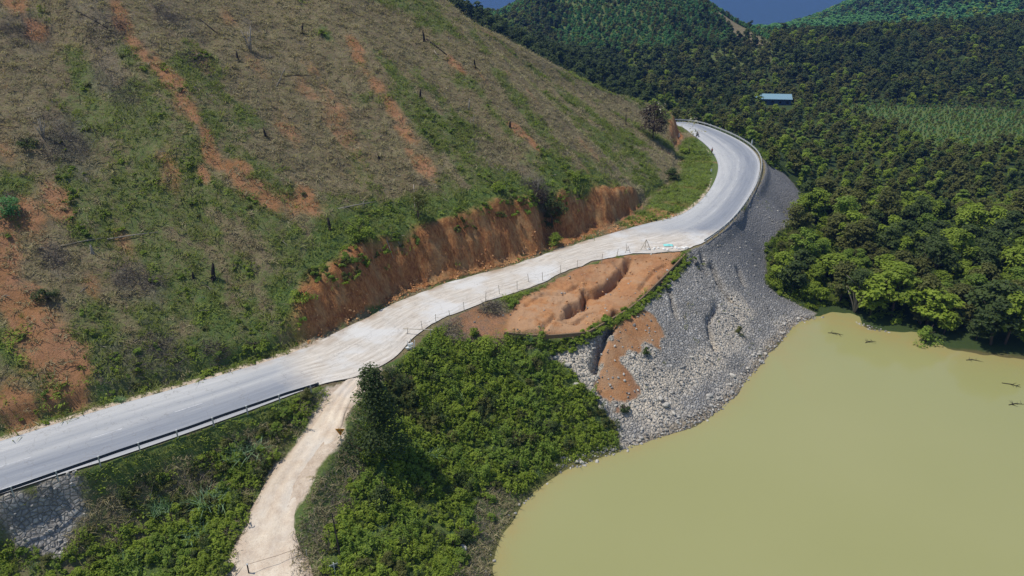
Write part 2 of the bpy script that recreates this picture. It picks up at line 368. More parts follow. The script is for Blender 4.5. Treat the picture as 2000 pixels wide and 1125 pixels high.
def regions(x, y):
    """weights of the ground covers at world points"""
    dc, s, side = pdist(x, y, RC); dl, sl, _ = pdist(x, y, RL); dr, _, _ = pdist(x, y, RR)
    k = np.arange(len(verge)) * NS; hv = np.interp(sl, k, verge); hc = np.interp(sl, k, cuth)
    hw = np.hypot(*(np.interp(s, np.arange(len(RL)), (RR - RL)[:, i]) for i in (0, 1))) / 2
    up = side > 0; inside = dc < hw
    n1 = fbm(x / 3, y / 3, 4, 51); n2 = fbm(x / 9, y / 9, 4, 52); n3 = fbm(x / 1.2, y / 1.2, 3, 53)
    soil = np.zeros(x.shape); green = np.zeros(x.shape); rip = np.zeros(x.shape); dust = np.zeros(x.shape)
    cliff = np.zeros(x.shape); twig = np.zeros(x.shape); forest = np.zeros(x.shape); far = np.zeros(x.shape)
    # hillside
    wc = hc * .5
    cliff = up * sm(2, 4.5, hc) * sm(-1.2, -.2, dl - hv + n1 * 2) * (1 - sm(wc * .95, wc * 1.0 + 1.6, dl - hv + n1 * 3))
    cliff = cliff * (dc > hw + .5)
    green = up * (sm(3.5, .5, hc) * sm(9, 3, dl + n2 * 8) + (1 - sm(0, 7 , np.abs(dl - hv - wc - 2.5) + n2 * 10)) * sm(3, 6, hc) * .9)
    green = np.maximum(green, up * sm(0, 3, hv - dl) * sm(4, 6, hv) * (y > 134))
    X_, Y_, W_ = x, y, np.hypot(x, y)
    near = up & (x > -150) & (x < 70) & (y > 30) & (y < 260)
    def patch(arr, lst):
        for px, py, rp, k in lst:
            c = PH[(px, py)]; r = rp / F * math.hypot(c[0], c[1], CH - c[2]) * .92
            m = near & (np.abs(x - c[0]) < 3.5 * r) & (np.abs(y - c[1]) < 3.5 * r)
            ex, ey = x[m] - c[0], y[m] - c[1]; d = np.hypot((ex * .58 - ey * .81) / 1.7, (ex * .81 + ey * .58) * 1.15) / r
            arr[m] = np.maximum(arr[m], k * np.exp(-(np.clip(d + n1[m] * 1.4 + n3[m] * .5, 0, 9) * .85) ** 2))
    seg_ = np.r_[0, np.cumsum(np.hypot(*np.diff(RL[:, :2], axis=0).T))]; arc_ = np.interp(sl, np.arange(len(RL)), seg_)
    ns_ = fbm(arc_ / 5, dl / 28, 4, 111); soil = up * (y < 262) * sm(.06, .34, ns_ + n3 * .15) * .55; green = np.maximum(green, up * (y < 262) * sm(.02, .3, -ns_ + n2 * .9 + .06) * .6)
    patch(soil, SOILP); patch(green, GREENP); patch(twig, TWIGP)
    # downhill
    dn = ~up & ~inside
    r1 = sdp(x, y, RIPW); r2 = sdp(x, y, RIPL)
    rip = np.maximum(sm(-.6, .6, r1 + n1 * 1.5), sm(-1, 1, r2 + n1 * 7 + n2 * 4)) * dn
    s1 = sdp(x, y, SLIDE); s2 = sdp(x, y, FLOW)
    sl_ = np.maximum(sm(-.7, .7, s1 + n3 * 1.4 + n1 * 1.6), sm(-.5, .5, s2 + n1 * 4.5 + n3 * 3.0)) * dn
    soil = np.maximum(soil, sl_); rip = rip * (1 - sl_); soil = np.maximum(soil, dn * .62 * (1 - sm(1.5, 6.5, np.hypot((x - HP1[0] - 3) * .55, y - HP1[1] + .5) + n1 * 5)))
    dwest = (1 - sm(3.0, 6.0, np.abs(x - HP1[0]) / 1.6)) * (s1 > -1)     # dry grey-brown grass at the west end of the slip
    dt, _, _ = pdist(x, y, TC); 
    dust = dn * (1 - sm(1.6, 3.4, dt + n1 * 2.6)) 
    dust = np.maximum(dust, (~inside) * (1 - sm(.2, 1.6, dl + n3)) * up * sm(40, 60, y) * (1 - sm(3, 5, hc) * .85))
    dshore, _, _ = pdist(x, y, SH)
    wet = dn * (1 - sm(.3, 1.6, dshore + n3)) * (y < 125)
    right = dn * np.maximum(sm(1, 5, -r1) * ((x > 40) | (y > 150)), 0)
    forest = np.clip(np.where(dn & ((y > 170) | ((x > 48) & (r1 < 0))), 1, 0), 0, 1) * (rip < .5)
    forest = np.maximum(forest, (dn | up) & (y > 245))
    fieldg = (np.abs(x - 215) < 66) & (np.abs(y - 292) < 44 + n2 * 20) & dn; domeg = (np.hypot((x - 78) / 150, (y - 590) / 190) < 1) & (y < 780)
    forest = forest * (1 - fieldg) * (1 - domeg * .8) * (1 - (np.hypot(x - 262, y - 735) < 95))
    bs_, _, _ = pdist(x, y, BARE); barest = 1 - sm(6, 10, bs_ + n2 * 4)
    green = np.maximum(green, dn * (1 - rip) * (1 - soil) * (1 - forest) * .8) * (1 - barest); forest = forest * (1 - barest)
    dryw = dn * (1 - sm(-31, -26, x + n2 * 8)) * (x < np.interp(y, TC[::-1, 1], TC[::-1, 0])) * (1 - sm(6, 10, dr + n2 * 8)) * sm(1, 2, dr) * (1 - rip)
    twig = np.maximum(twig, dryw * .2); green = green * (1 - dryw * .45)
    pale = rip * (1 - sm(2, 9, np.hypot(x - HP2[0], y - HP2[1]) + n1 * 9)) * .9
    ps_, _, _ = pdist(x, y, PALEL); pale = np.maximum(pale, rip * (1 - sm(.6, 3.2, ps_ + n1 * 4)) * .8)
    pale = np.maximum(pale, rip * (1 - sm(.6, 2.6, dshore + n1 * 4)) * .55); pale = np.maximum(pale, np.maximum(sm(-.3, 1, s1) * (.75 + n2), .6 * sm(-.3, 1, s2)) * (1 - rip))
    pale = np.maximum(pale, rip * (1 - sm(1.5, 4, np.hypot(x - HP3[0], y - HP3[1]) + n1 * 4)) * .9)
    green = np.maximum(green, rip * sm(.12, .3, n2 + n3 * .3) * .35)
    twig = np.maximum(twig, dn * (1 - sm(3.5, 8, np.hypot((x - HP1[0]) * .6, y - HP1[1]) + n1 * 4)) * .9 * (1 - sl_))
    return [soil, green, rip, dust, cliff, twig, forest, pale, wet]
def line(pts, r, k=1.0, st=28):
    out = []
    for (a, b), (c, d) in zip(pts[:-1], pts[1:]):
        n = max(1, int(math.hypot(c - a, d - b) / st))
        out += [(int(a + (c - a) * i / n + random.uniform(-8, 8)), int(b + (d - b) * i / n), r * random.uniform(.6, 1.3), k * random.uniform(.6, 1)) for i in range(n)]
    return out
SOILP = line([(235, 20), (285, 110), (350, 170), (385, 230), (410, 300), (470, 360), (560, 420)], 17) + line([(690, 90), (735, 170), (775, 230), (800, 300), (850, 350)], 15, .75) \
    + line([(10, 470), (25, 580), (70, 660), (140, 720), (165, 790)], 34, 1) + line([(60, 420), (110, 400), (130, 370)], 24) + line([(0, 800), (60, 790), (120, 770)], 22) \
    + line([(480, 330), (540, 400), (640, 400)], 20, .8) + [(1225, 432, 16, 1), (1290, 415, 20, 1), (1190, 452, 12, 1), (1250, 425, 16, 1), (1012, 255, 12, .9), (1040, 280, 12, .8), (70, 60, 16, .8), (400, 345, 10, 1), (30, 0, 18, .8), (880, 120, 12, .7), (900, 135, 10, .7), (450, 40, 16, .5), (300, 130, 30, .4),
    (400, 120, 25, .4), (560, 250, 25, .5), (600, 180, 22, .45), (500, 130, 20, .4), (660, 220, 18, .5), (1150, 290, 18, .4), (180, 560, 18, .5), (240, 480, 16, .5), (330, 330, 26, .5)]
GREENP = [(170, 235, 60, .6), (300, 240, 55, .55), (380, 290, 45, .6), (420, 260, 30, .6), (370, 420, 60, .6), (300, 400, 50, .5), (200, 420, 60, .6), (180, 350, 50, .5), (30, 380, 40, .8), (430, 560, 60, .4), (300, 620, 60, .7), (200, 650, 60, .7), (420, 640, 60, .8), (500, 640, 45, .8),
    (560, 600, 40, .9), (20, 670, 40, 1), (60, 700, 40, .8), (640, 470, 40, 1), (680, 440, 40, .9), (720, 420, 40, .7), (700, 340, 40, .5), (680, 480, 45, 1), (740, 440, 40, 1), (620, 520, 30, .9), (400, 700, 50, .8), (220, 770, 50, .9),
    (110, 820, 40, 1), (20, 840, 30, 1), (350, 700, 60, .6), (900, 20, 40, .8), (930, 10, 30, 1), (850, 20, 50, .45), (880, 380, 30, .6), (960, 360, 40, .8), (1100, 340, 50, .9), (1080, 350, 40, .8), (1160, 330, 30, .6), (1200, 320, 50, .6), (1240, 340, 50, .7),
    (1180, 250, 40, .5), (1230, 290, 40, .7), (640, 70, 14, .8), (600, 50, 26, .4), (255, 105, 22, .8), (140, 120, 20, .6), (1270, 340, 30, .8)]
TWIGP = [(60, 60, 45, .8), (200, 50, 60, .8), (330, 30, 40, .8), (210, 140, 40, .8), (240, 180, 50, .6), (280, 80, 30, .7), (120, 270, 55, .9), (150, 300, 40, .9), (390, 120, 34, .7), (370, 60, 40, .7), (480, 40, 30, .7), (110, 510, 30, .9), (290, 570, 35, .9),
    (250, 555, 30, .9), (320, 700, 60, .9), (230, 715, 50, .8), (420, 690, 40, .6), (20, 400, 22, .9), (590, 90, 16, .8), (520, 290, 16, .6), (1050, 380, 40, .9), (1010, 350, 22, .6), (960, 330, 18, .5), (820, 350, 20, .5), (490, 100, 26, .6)]
SOILP = [(a, b, c_ * 1.12, min(1, d * 1.25)) for a, b, c_, d in SOILP]
TWIGP = [(a, b, c_, d * .62) for a, b, c_, d in TWIGP]
PH = {(a, b): hit(a, b) for a, b, *_ in SOILP + GREENP + TWIGP}
HP1 = hit(925, 622); HP2 = hit(1255, 755); HP3 = hit(1440, 600)
BARE = hpoly([(1372, 2), (1388, 12), (1410, 28), (1440, 52), (1476, 84)]); PALEL = hpoly([(1450, 600), (1405, 690), (1330, 745), (1240, 765), (1180, 740), (1110, 720)])
# ------------------------------------------------------------ ground sheet
def lines(a, b, st, lo, hi, g=1.035):
    c = list(np.arange(a, b, st)); l = [a]; d = st
    while l[-1] > lo: d *= g; l.append(l[-1] - d)
    r = [c[-1]]; d = st
    while r[-1] < hi: d *= g; r.append(r[-1] + d)
    return np.array(sorted(l[1:]) + c + r[1:])
lx = lines(-85, 78, .45, -2600, 5200); ly = lines(44, 185, .45, -120, 8800)
lx = np.unique(np.r_[lx[(lx < -38) | (lx > 44)], np.arange(-38, 44, .27)]); ly = np.unique(np.r_[ly[(ly < 84) | (ly > 142)], np.arange(84, 142, .27)])
MX, MY = np.meshgrid(lx, ly); MZ = carve(MX, MY, hf(MX, MY))
sl0 = sdp(MX, MY, SLIDE) ; hs0 = (MX > -140) & (MX < 60) & (MY > 40) & (MY < 215) & (MZ > 1.2); MZ = MZ + np.where(hs0, .55 * fbm(MX / 1.5, MY / 1.5, 3, 103), 0)
MZ = MZ + np.where(sl0 > 0, sm(.4, 2.2, sl0), 0) * (.22 * fbm(MX / 1.6, MY / 1.6, 4, 101) + .45 * np.abs(fbm(MX / .9, MY / 1.6, 3, 104)) + .22 * fbm(MX / .5, MY / .5, 2, 102))
def grid_mesh(name, X, Y, Z):
    ny, nx = X.shape; me = bpy.data.meshes.new(name)
    me.vertices.add(nx * ny); me.vertices.foreach_set('co', np.stack([X, Y, Z], -1).astype(np.float32).ravel())
    i = np.arange(nx * ny).reshape(ny, nx); q = np.stack([i[:-1, :-1], i[:-1, 1:], i[1:, 1:], i[1:, :-1]], -1).reshape(-1)
    n = len(q) // 4; me.loops.add(n * 4); me.loops.foreach_set('vertex_index', q.astype(np.int32))
    me.polygons.add(n); me.polygons.foreach_set('loop_start', (np.arange(n) * 4).astype(np.int32)); me.polygons.foreach_set('loop_total', np.full(n, 4, np.int32))
    me.polygons.foreach_set('use_smooth', np.ones(n, bool)); me.update(calc_edges=True); return me
# roughen the cut faces so they break into rills
reg = regions(MX, MY)
def arcof(x, y):
    _, sl, _ = pdist(x, y, RL); sg = np.r_[0, np.cumsum(np.hypot(*np.diff(RL[:, :2], axis=0).T))]; return np.interp(sl, np.arange(len(RL)), sg)
km = reg[4] > .05; xx, yy = MX[km], MY[km]; aa = arcof(xx, yy)
rill = np.abs(fbm(aa / .85, MZ[km] / 7, 3, 120)) * 2.2 + np.abs(fbm(aa / 3.4, MZ[km] / 3, 3, 121)) * 2.0
MZ[km] = MZ[km] - (rill - .6) * np.clip(reg[4][km], 0, 1) * .9 + .9 * fbm(xx / 1.4, yy / 1.4, 4, 122) * reg[4][km]; MZ[km] = np.maximum(MZ[km], .04)
km = reg[2] > .1; MZ[km] = MZ[km] + reg[2][km] * (.34 * fbm(MX[km] / .75, MY[km] / .75, 3, 123) + .3 * fbm(MX[km] / 3, MY[km] / 3, 2, 124))
gme = grid_mesh('ground', MX, MY, MZ)
for nm, idx in (('ma', (0, 1, 2, 3)), ('mb', (4, 5, 6, 7))):
    a = gme.attributes.new(nm, 'FLOAT_COLOR', 'POINT')
    a.data.foreach_set('color', np.clip(np.stack([reg[j] for j in idx], -1), 0, 1).astype(np.float32).ravel())
a = gme.attributes.new('wet', 'FLOAT', 'POINT'); a.data.foreach_set('value', np.clip(reg[8], 0, 1).astype(np.float32).ravel())

g = NT('ground'); A = g.attr('ma'); Bt = g.attr('mb'); sA = g.n.new('ShaderNodeSeparateColor'); sB = g.n.new('ShaderNodeSeparateColor')
g.l(A.outputs['Color'], sA.inputs[0]); g.l(Bt.outputs['Color'], sB.inputs[0])
soil, green, rip, dust = sA.outputs[0], sA.outputs[1], sA.outputs[2], A.outputs['Alpha']
cliff, twig, forest, pale = sB.outputs[0], sB.outputs[1], sB.outputs[2], Bt.outputs['Alpha']
nA = g.noise(.22, 6, .65); nB = g.noise(1.1, 6, .7); nC = g.noise(4.5, 5, .75); nD = g.noise(.6, 5, .7)
nM = g.math('ADD', g.math('MULTIPLY', nB, .55), g.math('MULTIPLY', nC, .45))
def edge(m, n, k=.55):   # ragged edge: mask shifted by noise
    return g.ramp(g.math('ADD', m, g.math('MULTIPLY', g.math('SUBTRACT', n, .5), k * 2.4)), [(.28, 0), (.72, 1)])
litter = g.mix(g.ramp(nM, [(.36, 0), (.64, 1)]), (.072, .057, .030), (.36, .29, .17))
litter = g.mix(g.ramp(nA, [(.35, 0), (.65, 1)]), litter, g.mix(nC, (.085, .062, .034), (.20, .15, .09)))
litter = g.mix(g.ramp(nB, [(.45, 0), (.62, .75)]), litter, g.mix(nC, (.06, .062, .022), (.19, .185, .075)))
gr = g.mix(g.ramp(nC, [(.3, 0), (.7, 1)]), (.042, .060, .016), (.165, .205, .05)); gr = g.mix(g.ramp(nD, [(.4, 0), (.65, .7)]), gr, (.06, .115, .032))
so = g.mix(g.ramp(nC, [(.25, 0), (.75, 1)]), (.17, .075, .030), (.40, .215, .115)); so = g.mix(g.ramp(nD, [(.4, 0), (.7, .6)]), so, (.36, .17, .095)); so = g.mix(g.ramp(nA, [(.42, 0), (.6, .8)]), so, (.27, .13, .05))
tw = g.mix(g.ramp(nC, [(.35, 0), (.7, 1)]), (.062, .05, .038), (.24, .205, .16))
# stone pitching: cells with mortar
vc = g.vor(1.9, 'F1', out='Color'); ve = g.vor(1.9, 'DISTANCE_TO_EDGE'); vc2 = g.vor(4.2, 'F1', out='Color')
sv = g.n.new('ShaderNodeSeparateColor'); g.l(vc, sv.inputs[0]); sv2 = g.n.new('ShaderNodeSeparateColor'); g.l(vc2, sv2.inputs[0])
stone = g.mix(g.ramp(sv.outputs[0], [(0, 0), (.7, .4), (1, 1)]), (.235, .22, .20), (.58, .545, .49))
stone = g.mix(g.math('MULTIPLY', g.ramp(sv2.outputs[1], [(.55, 0), (.95, 1)]), .75), stone, (.40, .40, .40))
stone = g.mix(g.ramp(nC, [(.4, 0), (.8, .7)]), stone, (.15, .148, .145))
stone = g.mix(g.ramp(ve, [(0, 1), (.09, 0)]), stone, (.15, .142, .13))
stone = g.mix(g.ramp(nA, [(.42, 0), (.62, .5)]), stone, (.21, .20, .185))
stone = g.mix(g.math('MULTIPLY', pale, g.ramp(g.math('ADD', nC, g.math('MULTIPLY', sv2.outputs[0], .4)), [(.34, 0), (.7, 1)])), stone, (.60, .52, .41))
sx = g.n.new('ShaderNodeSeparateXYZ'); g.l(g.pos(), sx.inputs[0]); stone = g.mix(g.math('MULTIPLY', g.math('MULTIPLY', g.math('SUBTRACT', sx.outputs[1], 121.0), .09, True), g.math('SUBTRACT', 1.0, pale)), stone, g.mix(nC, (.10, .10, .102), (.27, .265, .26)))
du = g.mix(g.ramp(nB, [(.3, 0), (.7, 1)]), (.42, .32, .235), (.62, .52, .41)); du = g.mix(g.ramp(nC, [(.55, 0), (.8, .6)]), du, (.30, .24, .18))
cv = g.pos((1, 1, .16)); nV = g.noise(3.0, 6, .8, cv); nV2 = g.noise(.35, 4, .6, g.pos((1, 1, .5)))
cl = g.mix(g.ramp(nV, [(.32, 0), (.68, 1)]), (.15, .045, .014), (.60, .29, .11)); cl = g.mix(g.ramp(nV2, [(.48, 0), (.68, .75)]), cl, (.50, .32, .15)); cl = g.mix(g.ramp(nB, [(.52, 0), (.66, .6)]), cl, (.26, .085, .032))
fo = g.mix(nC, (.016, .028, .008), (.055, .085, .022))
c = litter
c = g.mix(edge(green, nM, .7), c, gr); c = g.mix(edge(twig, nM, .6), c, tw); so = g.mix(pale, so, g.mix(g.ramp(nM, [(.3, 0), (.7, 1)]), (.26, .105, .038), (.54, .285, .125))); so = g.mix(g.math('MULTIPLY', pale, g.ramp(nA, [(.45, 0), (.55, .7)])), so, (.40, .27, .17))
c = g.mix(g.math('MULTIPLY', edge(soil, nM, .75), g.ramp(pale, [(0, .95), (.4, 1)])), c, so); c = g.mix(cliff, c, cl)
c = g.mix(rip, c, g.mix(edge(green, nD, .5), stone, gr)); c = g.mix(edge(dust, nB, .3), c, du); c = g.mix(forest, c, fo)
wa = g.attr('wet'); c = g.mix(g.math('MULTIPLY', wa.outputs['Fac'], .5), c, (.16, .11, .05))
g.col(c); g.b.inputs['Roughness'].default_value = .95
hgt = g.math('ADD', g.math('MULTIPLY', nC, .55), g.math('MULTIPLY', nB, .6)); hgt = g.math('ADD', hgt, g.math('MULTIPLY', g.math('MULTIPLY', nV, cliff), 2.2))
hgt = g.math('ADD', hgt, g.math('MULTIPLY', g.math('MULTIPLY', g.math('MINIMUM', ve, .2), rip), 3.0))
g.bump(hgt, .9, .35)
tag(link('ground', gme, None, [g.mat]), kind='structure')
# ------------------------------------------------------------ water
xs = np.linspace(-40, 260, 241); ys = np.linspace(-60, 128, 151)
wm = NT('water'); n = wm.noise(.05, 3); n3 = wm.noise(.012, 2)
wm.col(wm.mix(wm.ramp(n3, [(.3, 0), (.7, 1)]), wm.mix(n, (.228, .232, .088), (.256, .256, .105)), (.278, .272, .124)))
wsh = wm.attr('silt').outputs['Fac']; wc0 = wm.b.inputs['Base Color'].links[0].from_socket
wm.col(wm.mix(wm.math('MULTIPLY', wsh, wm.ramp(wm.noise(.3, 5, .7), [(.3, .2), (.7, 1)])), wc0, (.30, .22, .085)))
wm.b.inputs['Roughness'].default_value = .10; wm.b.inputs['Specular IOR Level'].default_value = .5; wm.b.inputs['IOR'].default_value = 1.33
wm.bump(wm.noise(1.1, 5, .65, wm.pos((1, .5, 1))), .22, .05)
wX, wY = np.meshgrid(xs, ys); wme = grid_mesh('water', wX, wY, np.full(wX.shape, WZ)); wat = wme.attributes.new('silt', 'FLOAT', 'POINT'); wds, _, _ = pdist(wX, wY, SH); wat.data.foreach_set('value', (.9 * np.exp(-wds / np.where(wX > 45, 3.2, 1.2))).astype(np.float32).ravel()); wo = link('water', wme, None, [wm.mat]); tag(wo, kind='structure')
# ------------------------------------------------------------ road
def ribbon(name, a, b, z0, nx=8, zfun=None, rag=0.0):
    n = len(a); t = np.linspace(0, 1, nx + 1)
    Pt = a[:, None, :] * (1 - t[None, :, None]) + b[:, None, :] * t[None, :, None]
    return Pt
def strip_mesh(name, Pt):
    m, k, _ = Pt.shape; me = grid_mesh(name, Pt[..., 0].T, Pt[..., 1].T, Pt[..., 2].T); return me
def dens(p, n):
    p = np.asarray(p); i = np.linspace(0, len(p) - 1, (len(p) - 1) * n + 1); return np.stack([np.interp(i, np.arange(len(p)), p[:, k]) for k in range(3)], -1)
a, b = dens(RL, 6), dens(RR, 6)
m_ = (a[:, 1] > -60) & (a[:, 0] > -140)
a, b = a[m_], b[m_]
segl = np.r_[0, np.cumsum(np.hypot(*np.diff((a + b)[:, :2] / 2, axis=0).T))]
Pt = ribbon('road', a, b, 0, 14)
# ragged soil-covered margins where the road was cut through
arc = segl[:, None] * np.ones((1, Pt.shape[1])); tt = np.linspace(0, 1, 15)[None, :] * np.ones((len(a), 1))
midr = sm(90, 100, Pt[..., 1]) * (1 - sm(128, 136, Pt[..., 1]))
wv = (fbm(arc / 3, 0 * arc, 3, 61) * 1.1) * midr * (np.abs(tt - .5) * 2) ** 6
dirn = (b - a) / np.linalg.norm(b - a, axis=1, keepdims=True)
Pt[..., :2] += (np.sign(tt - .5) * wv)[..., None] * dirn[:, None, :2]
Pt[..., 2] = .02 + .05 * (1 - (2 * tt - 1) ** 2) + .05 * fbm(Pt[..., 0] / 2.5, Pt[..., 1] / 2.5, 3, 62) * midr
rme = strip_mesh('road', Pt)
def strip_attr(me, name, arr):
    at = me.attributes.new(name, 'FLOAT', 'POINT'); at.data.foreach_set('value', arr.T.astype(np.float32).ravel())
strip_attr(rme, 'u', tt); strip_attr(rme, 'arc', arc)
dj = np.hypot(Pt[..., 0] - P(730, 690)[0], Pt[..., 1] - P(730, 690)[1])
du_ = np.maximum(sm(78, 96, Pt[..., 1]) * (1 - sm(128, 146, Pt[..., 1])), 1 - sm(5, 18, dj)) * np.where(Pt[..., 0] > -60, 1, 0)
strip_attr(rme, 'dusty', du_)
t = NT('road'); u = t.attr('u').outputs['Fac']; ar = t.attr('arc').outputs['Fac']; dy = t.attr('dusty').outputs['Fac']
cx = t.n.new('ShaderNodeCombineXYZ'); t.l(t.math('MULTIPLY', ar, .05), cx.inputs[0]); t.l(t.math('MULTIPLY', u, 9), cx.inputs[1])
streak = t.noise(1.4, 6, .7, cx.outputs[0]); cx2 = t.n.new('ShaderNodeCombineXYZ'); t.l(t.math('MULTIPLY', ar, .16), cx2.inputs[0]); t.l(t.math('MULTIPLY', u, 14), cx2.inputs[1]); st2 = t.noise(1.5, 5, .7, cx2.outputs[0])
fine = t.noise(5, 5, .7); big = t.noise(.25, 4)
asph = t.mix(t.ramp(streak, [(.3, 0), (.7, 1)]), (.155, .172, .205), (.25, .265, .29))
lane = t.ramp(u, [(0, .8), (.05, 1), (.22, .85), (.36, .45), (.46, .75), (.56, .3), (.74, .0), (.88, .15), (.95, .5), (1, .9)])
asph = t.mix(t.math('MULTIPLY', lane, t.ramp(streak, [(.25, .55), (.7, 1)])), asph, (.45, .447, .435))
dusty = t.mix(t.ramp(st2, [(.3, 0), (.7, 1)]), (.33, .285, .235), (.60, .56, .50)); dusty = t.mix(t.ramp(big, [(.5, 0), (.7, .5)]), dusty, (.44, .42, .385))
dusty = t.mix(t.ramp(t.noise(.12, 3), [(.5, 0), (.62, .75)]), dusty, (.53, .53, .52))
c = t.mix(t.ramp(t.math('ADD', dy, t.math('MULTIPLY', t.math('SUBTRACT', big, .5), .6)), [(.3, 0), (.8, 1)]), asph, dusty)
tm_ = t.math('MULTIPLY', t.ramp(u, [(0, 1), (.09, .6), (.2, 0), (1, 0)]), t.ramp(big, [(.42, 0), (.58, 1)])); c = t.mix(t.math('MULTIPLY', tm_, dy), c, (.30, .22, .15))
c = t.mix(t.ramp(t.vor(.35, 'DISTANCE_TO_EDGE', t.noise_vec(.8)), [(0, .55), (.012, 0)]), c, (.15, .14, .13))
c = t.mix(t.ramp(fine, [(.6, 0), (.85, .35)]), c, (.36, .33, .29))
t.col(c); t.b.inputs['Roughness'].default_value = .8; t.bump(t.math('ADD', fine, t.math('MULTIPLY', st2, dy)), .4, .05)
tag(link('road', rme, None, [t.mat]), kind='structure')
# worn centre dashes and edge lines (sheets 5 mm above the road)
def roadpt(s, v, dz=.0):
    i = np.interp(s, segl, np.arange(len(segl))); pa = [np.interp(i, np.arange(len(a)), a[:, k]) for k in range(3)]; pb = [np.interp(i, np.arange(len(b)), b[:, k]) for k in range(3)]
    return (pa[0] * (1 - v) + pb[0] * v, pa[1] * (1 - v) + pb[1] * v, .02 + .05 * (1 - (2 * v - 1) ** 2) + dz)
def s_at(px, py):
    q = P(px, py); return segl[np.argmin(np.hypot((a + b)[:, 0] / 2 - q[0], (a + b)[:, 1] / 2 - q[1]))]
pm = NT('worn_paint'); pm.col(pm.mix(pm.ramp(pm.noise(3, 5, .8), [(.4, 0), (.6, 1)]), (.33, .34, .36), (.52, .52, .52)))
mk = MB(); s0 = s_at(60, 905); sJ = s_at(560, 730); sF = s_at(1405, 430); sE = s_at(1335, 242)
def dash(v, w, s1, s2):
    n = max(1, int((s2 - s1) / 1.0)); q = np.linspace(s1, s2, n + 1); V = []
    for s_ in q: V += [roadpt(s_, v - w, .008), roadpt(s_, v + w, .008)]
    mk.add(V, [(2 * i, 2 * i + 1, 2 * i + 3, 2 * i + 2) for i in range(n)])
for s_ in np.arange(s0 - 30, sJ - 6, 9.0): dash(.52, .0075, s_, s_ + 3.2)
for s_ in np.arange(sF + 4, sE + 20, 9.0): dash(.5, .006, s_, s_ + 2.4)
dash(.045, .007, sF, sE + 30); dash(.955, .007, sF, sE + 30); dash(.93, .006, s0 - 40, sJ - 4)
tag(mk.build('road_markings', pm.mat), kind='structure')
# dirt track
_tc = (TL + TR) / 2; a2, b2 = dens(_tc + (TL - _tc) * .92, 6), dens(_tc + (TR - _tc) * .92, 6); Pt = ribbon('t', a2, b2, 0, 16); tt = np.linspace(0, 1, 17)[None, :] * np.ones((len(a2), 1)); arc2 = np.r_[0, np.cumsum(np.hypot(*np.diff(((a2 + b2) / 2)[:, :2], axis=0).T))][:, None] * np.ones((1, 17))
d2 = (b2 - a2) / np.linalg.norm(b2 - a2, axis=1, keepdims=True)
Pt[..., :2] += (np.sign(tt - .5) * (np.abs(tt - .5) * 2) ** 5 * (fbm(arc2 / 3, tt * 0, 3, 71) * 1.4))[..., None] * d2[:, None, :2]
rut = -.10 * np.exp(-((tt - .36) / .07) ** 2) - .10 * np.exp(-((tt - .68) / .07) ** 2) - .2 * (np.abs(tt - .5) * 2) ** 8
Pt[..., 2] += .03 + rut + .16 * fbm(Pt[..., 0] / 1.5, Pt[..., 1] / 1.5, 4, 72) * (1 - sm(-2, -.2, Pt[..., 2]) * .8)
tme = strip_mesh('dirt_track', Pt); strip_attr(tme, 'u', tt)
t = NT('dirt_track'); u = t.attr('u').outputs['Fac']; nf = t.noise(3.5, 6, .75); nb = t.noise(.5, 5, .7)
c = t.mix(t.ramp(nb, [(.3, 0), (.7, 1)]), (.46, .36, .27), (.66, .57, .45)); c = t.mix(t.ramp(nf, [(.5, 0), (.75, .6)]), c, (.36, .275, .20))
c = t.mix(t.math('MULTIPLY', t.ramp(u, [(0, 1), (.14, .2), (.3, 0), (.8, 0), (.92, .3), (1, 1)]), t.ramp(nb, [(.35, .3), (.6, 1)])), c, (.30, .22, .15))
c = t.mix(t.ramp(t.noise(.16, 3), [(.5, 0), (.68, .6)]), c, (.60, .56, .50))
t.col(c); t.bump(nf, .8, .12); tag(link('dirt_track', tme, None, [t.mat]), kind='structure')
# ------------------------------------------------------------ leaf and grass shapes
M_leaf = {k: leafmat('foliage_' + k, *v) for k, v in dict(
    dark=((.030, .052, .014), (.080, .118, .026), (.12, .15, .04)),
    mid=((.10, .15, .014), (.245, .325, .032), (.34, .40, .055)),
    bright=((.10, .165, .020), (.20, .29, .036), (.29, .35, .07)),
    olive=((.065, .075, .016), (.145, .155, .036), (.20, .20, .06)),
    teal=((.08, .19, .06), (.15, .35, .11), (.20, .38, .13)),
    rust=((.040, .026, .020), (.080, .054, .036), (.13, .10, .07)),
    reed=((.15, .26, .12), (.28, .42, .22), (.42, .52, .33)),
    straw=((.13, .11, .058), (.39, .335, .19), (.55, .49, .30)),
    grass=((.095, .125, .026), (.24, .275, .06), (.32, .34, .10)),
    twig=((.055, .045, .038), (.17, .145, .125), (.29, .26, .23)),
    pale=((.30, .28, .20), (.5, .47, .36))).items()}
M_bark = plain('bark', (.085, .065, .048), .9, .4, 6); M_barkp = plain('pale_bark', (.26, .23, .19), .9, .35, 6); M_char = plain('charred_wood', (.022, .018, .016), .95, .5, 8)
def nrm(v): return v / (np.linalg.norm(v, axis=-1, keepdims=True) + 1e-9)
def leaves(c, n, size, r, up=1.35, asp=.6):
    """rhombic leaves at points c with preferred normals n"""
    N = len(c); nn = nrm(n + r.normal(0, .48, (N, 3)) + np.array([0, 0, up])); t = nrm(np.cross(nn, r.normal(0, 1, (N, 3)))); b = np.cross(nn, t)
    s = size * r.uniform(.6, 1.35, (N, 1)); fold = nn * s * .18
    V = np.stack([c - t * s, c + b * s * asp + fold, c + t * s, c - b * s * asp + fold], 1).reshape(-1, 3)
    return V, [(4 * i, 4 * i + 1, 4 * i + 2, 4 * i + 3) for i in range(N)]
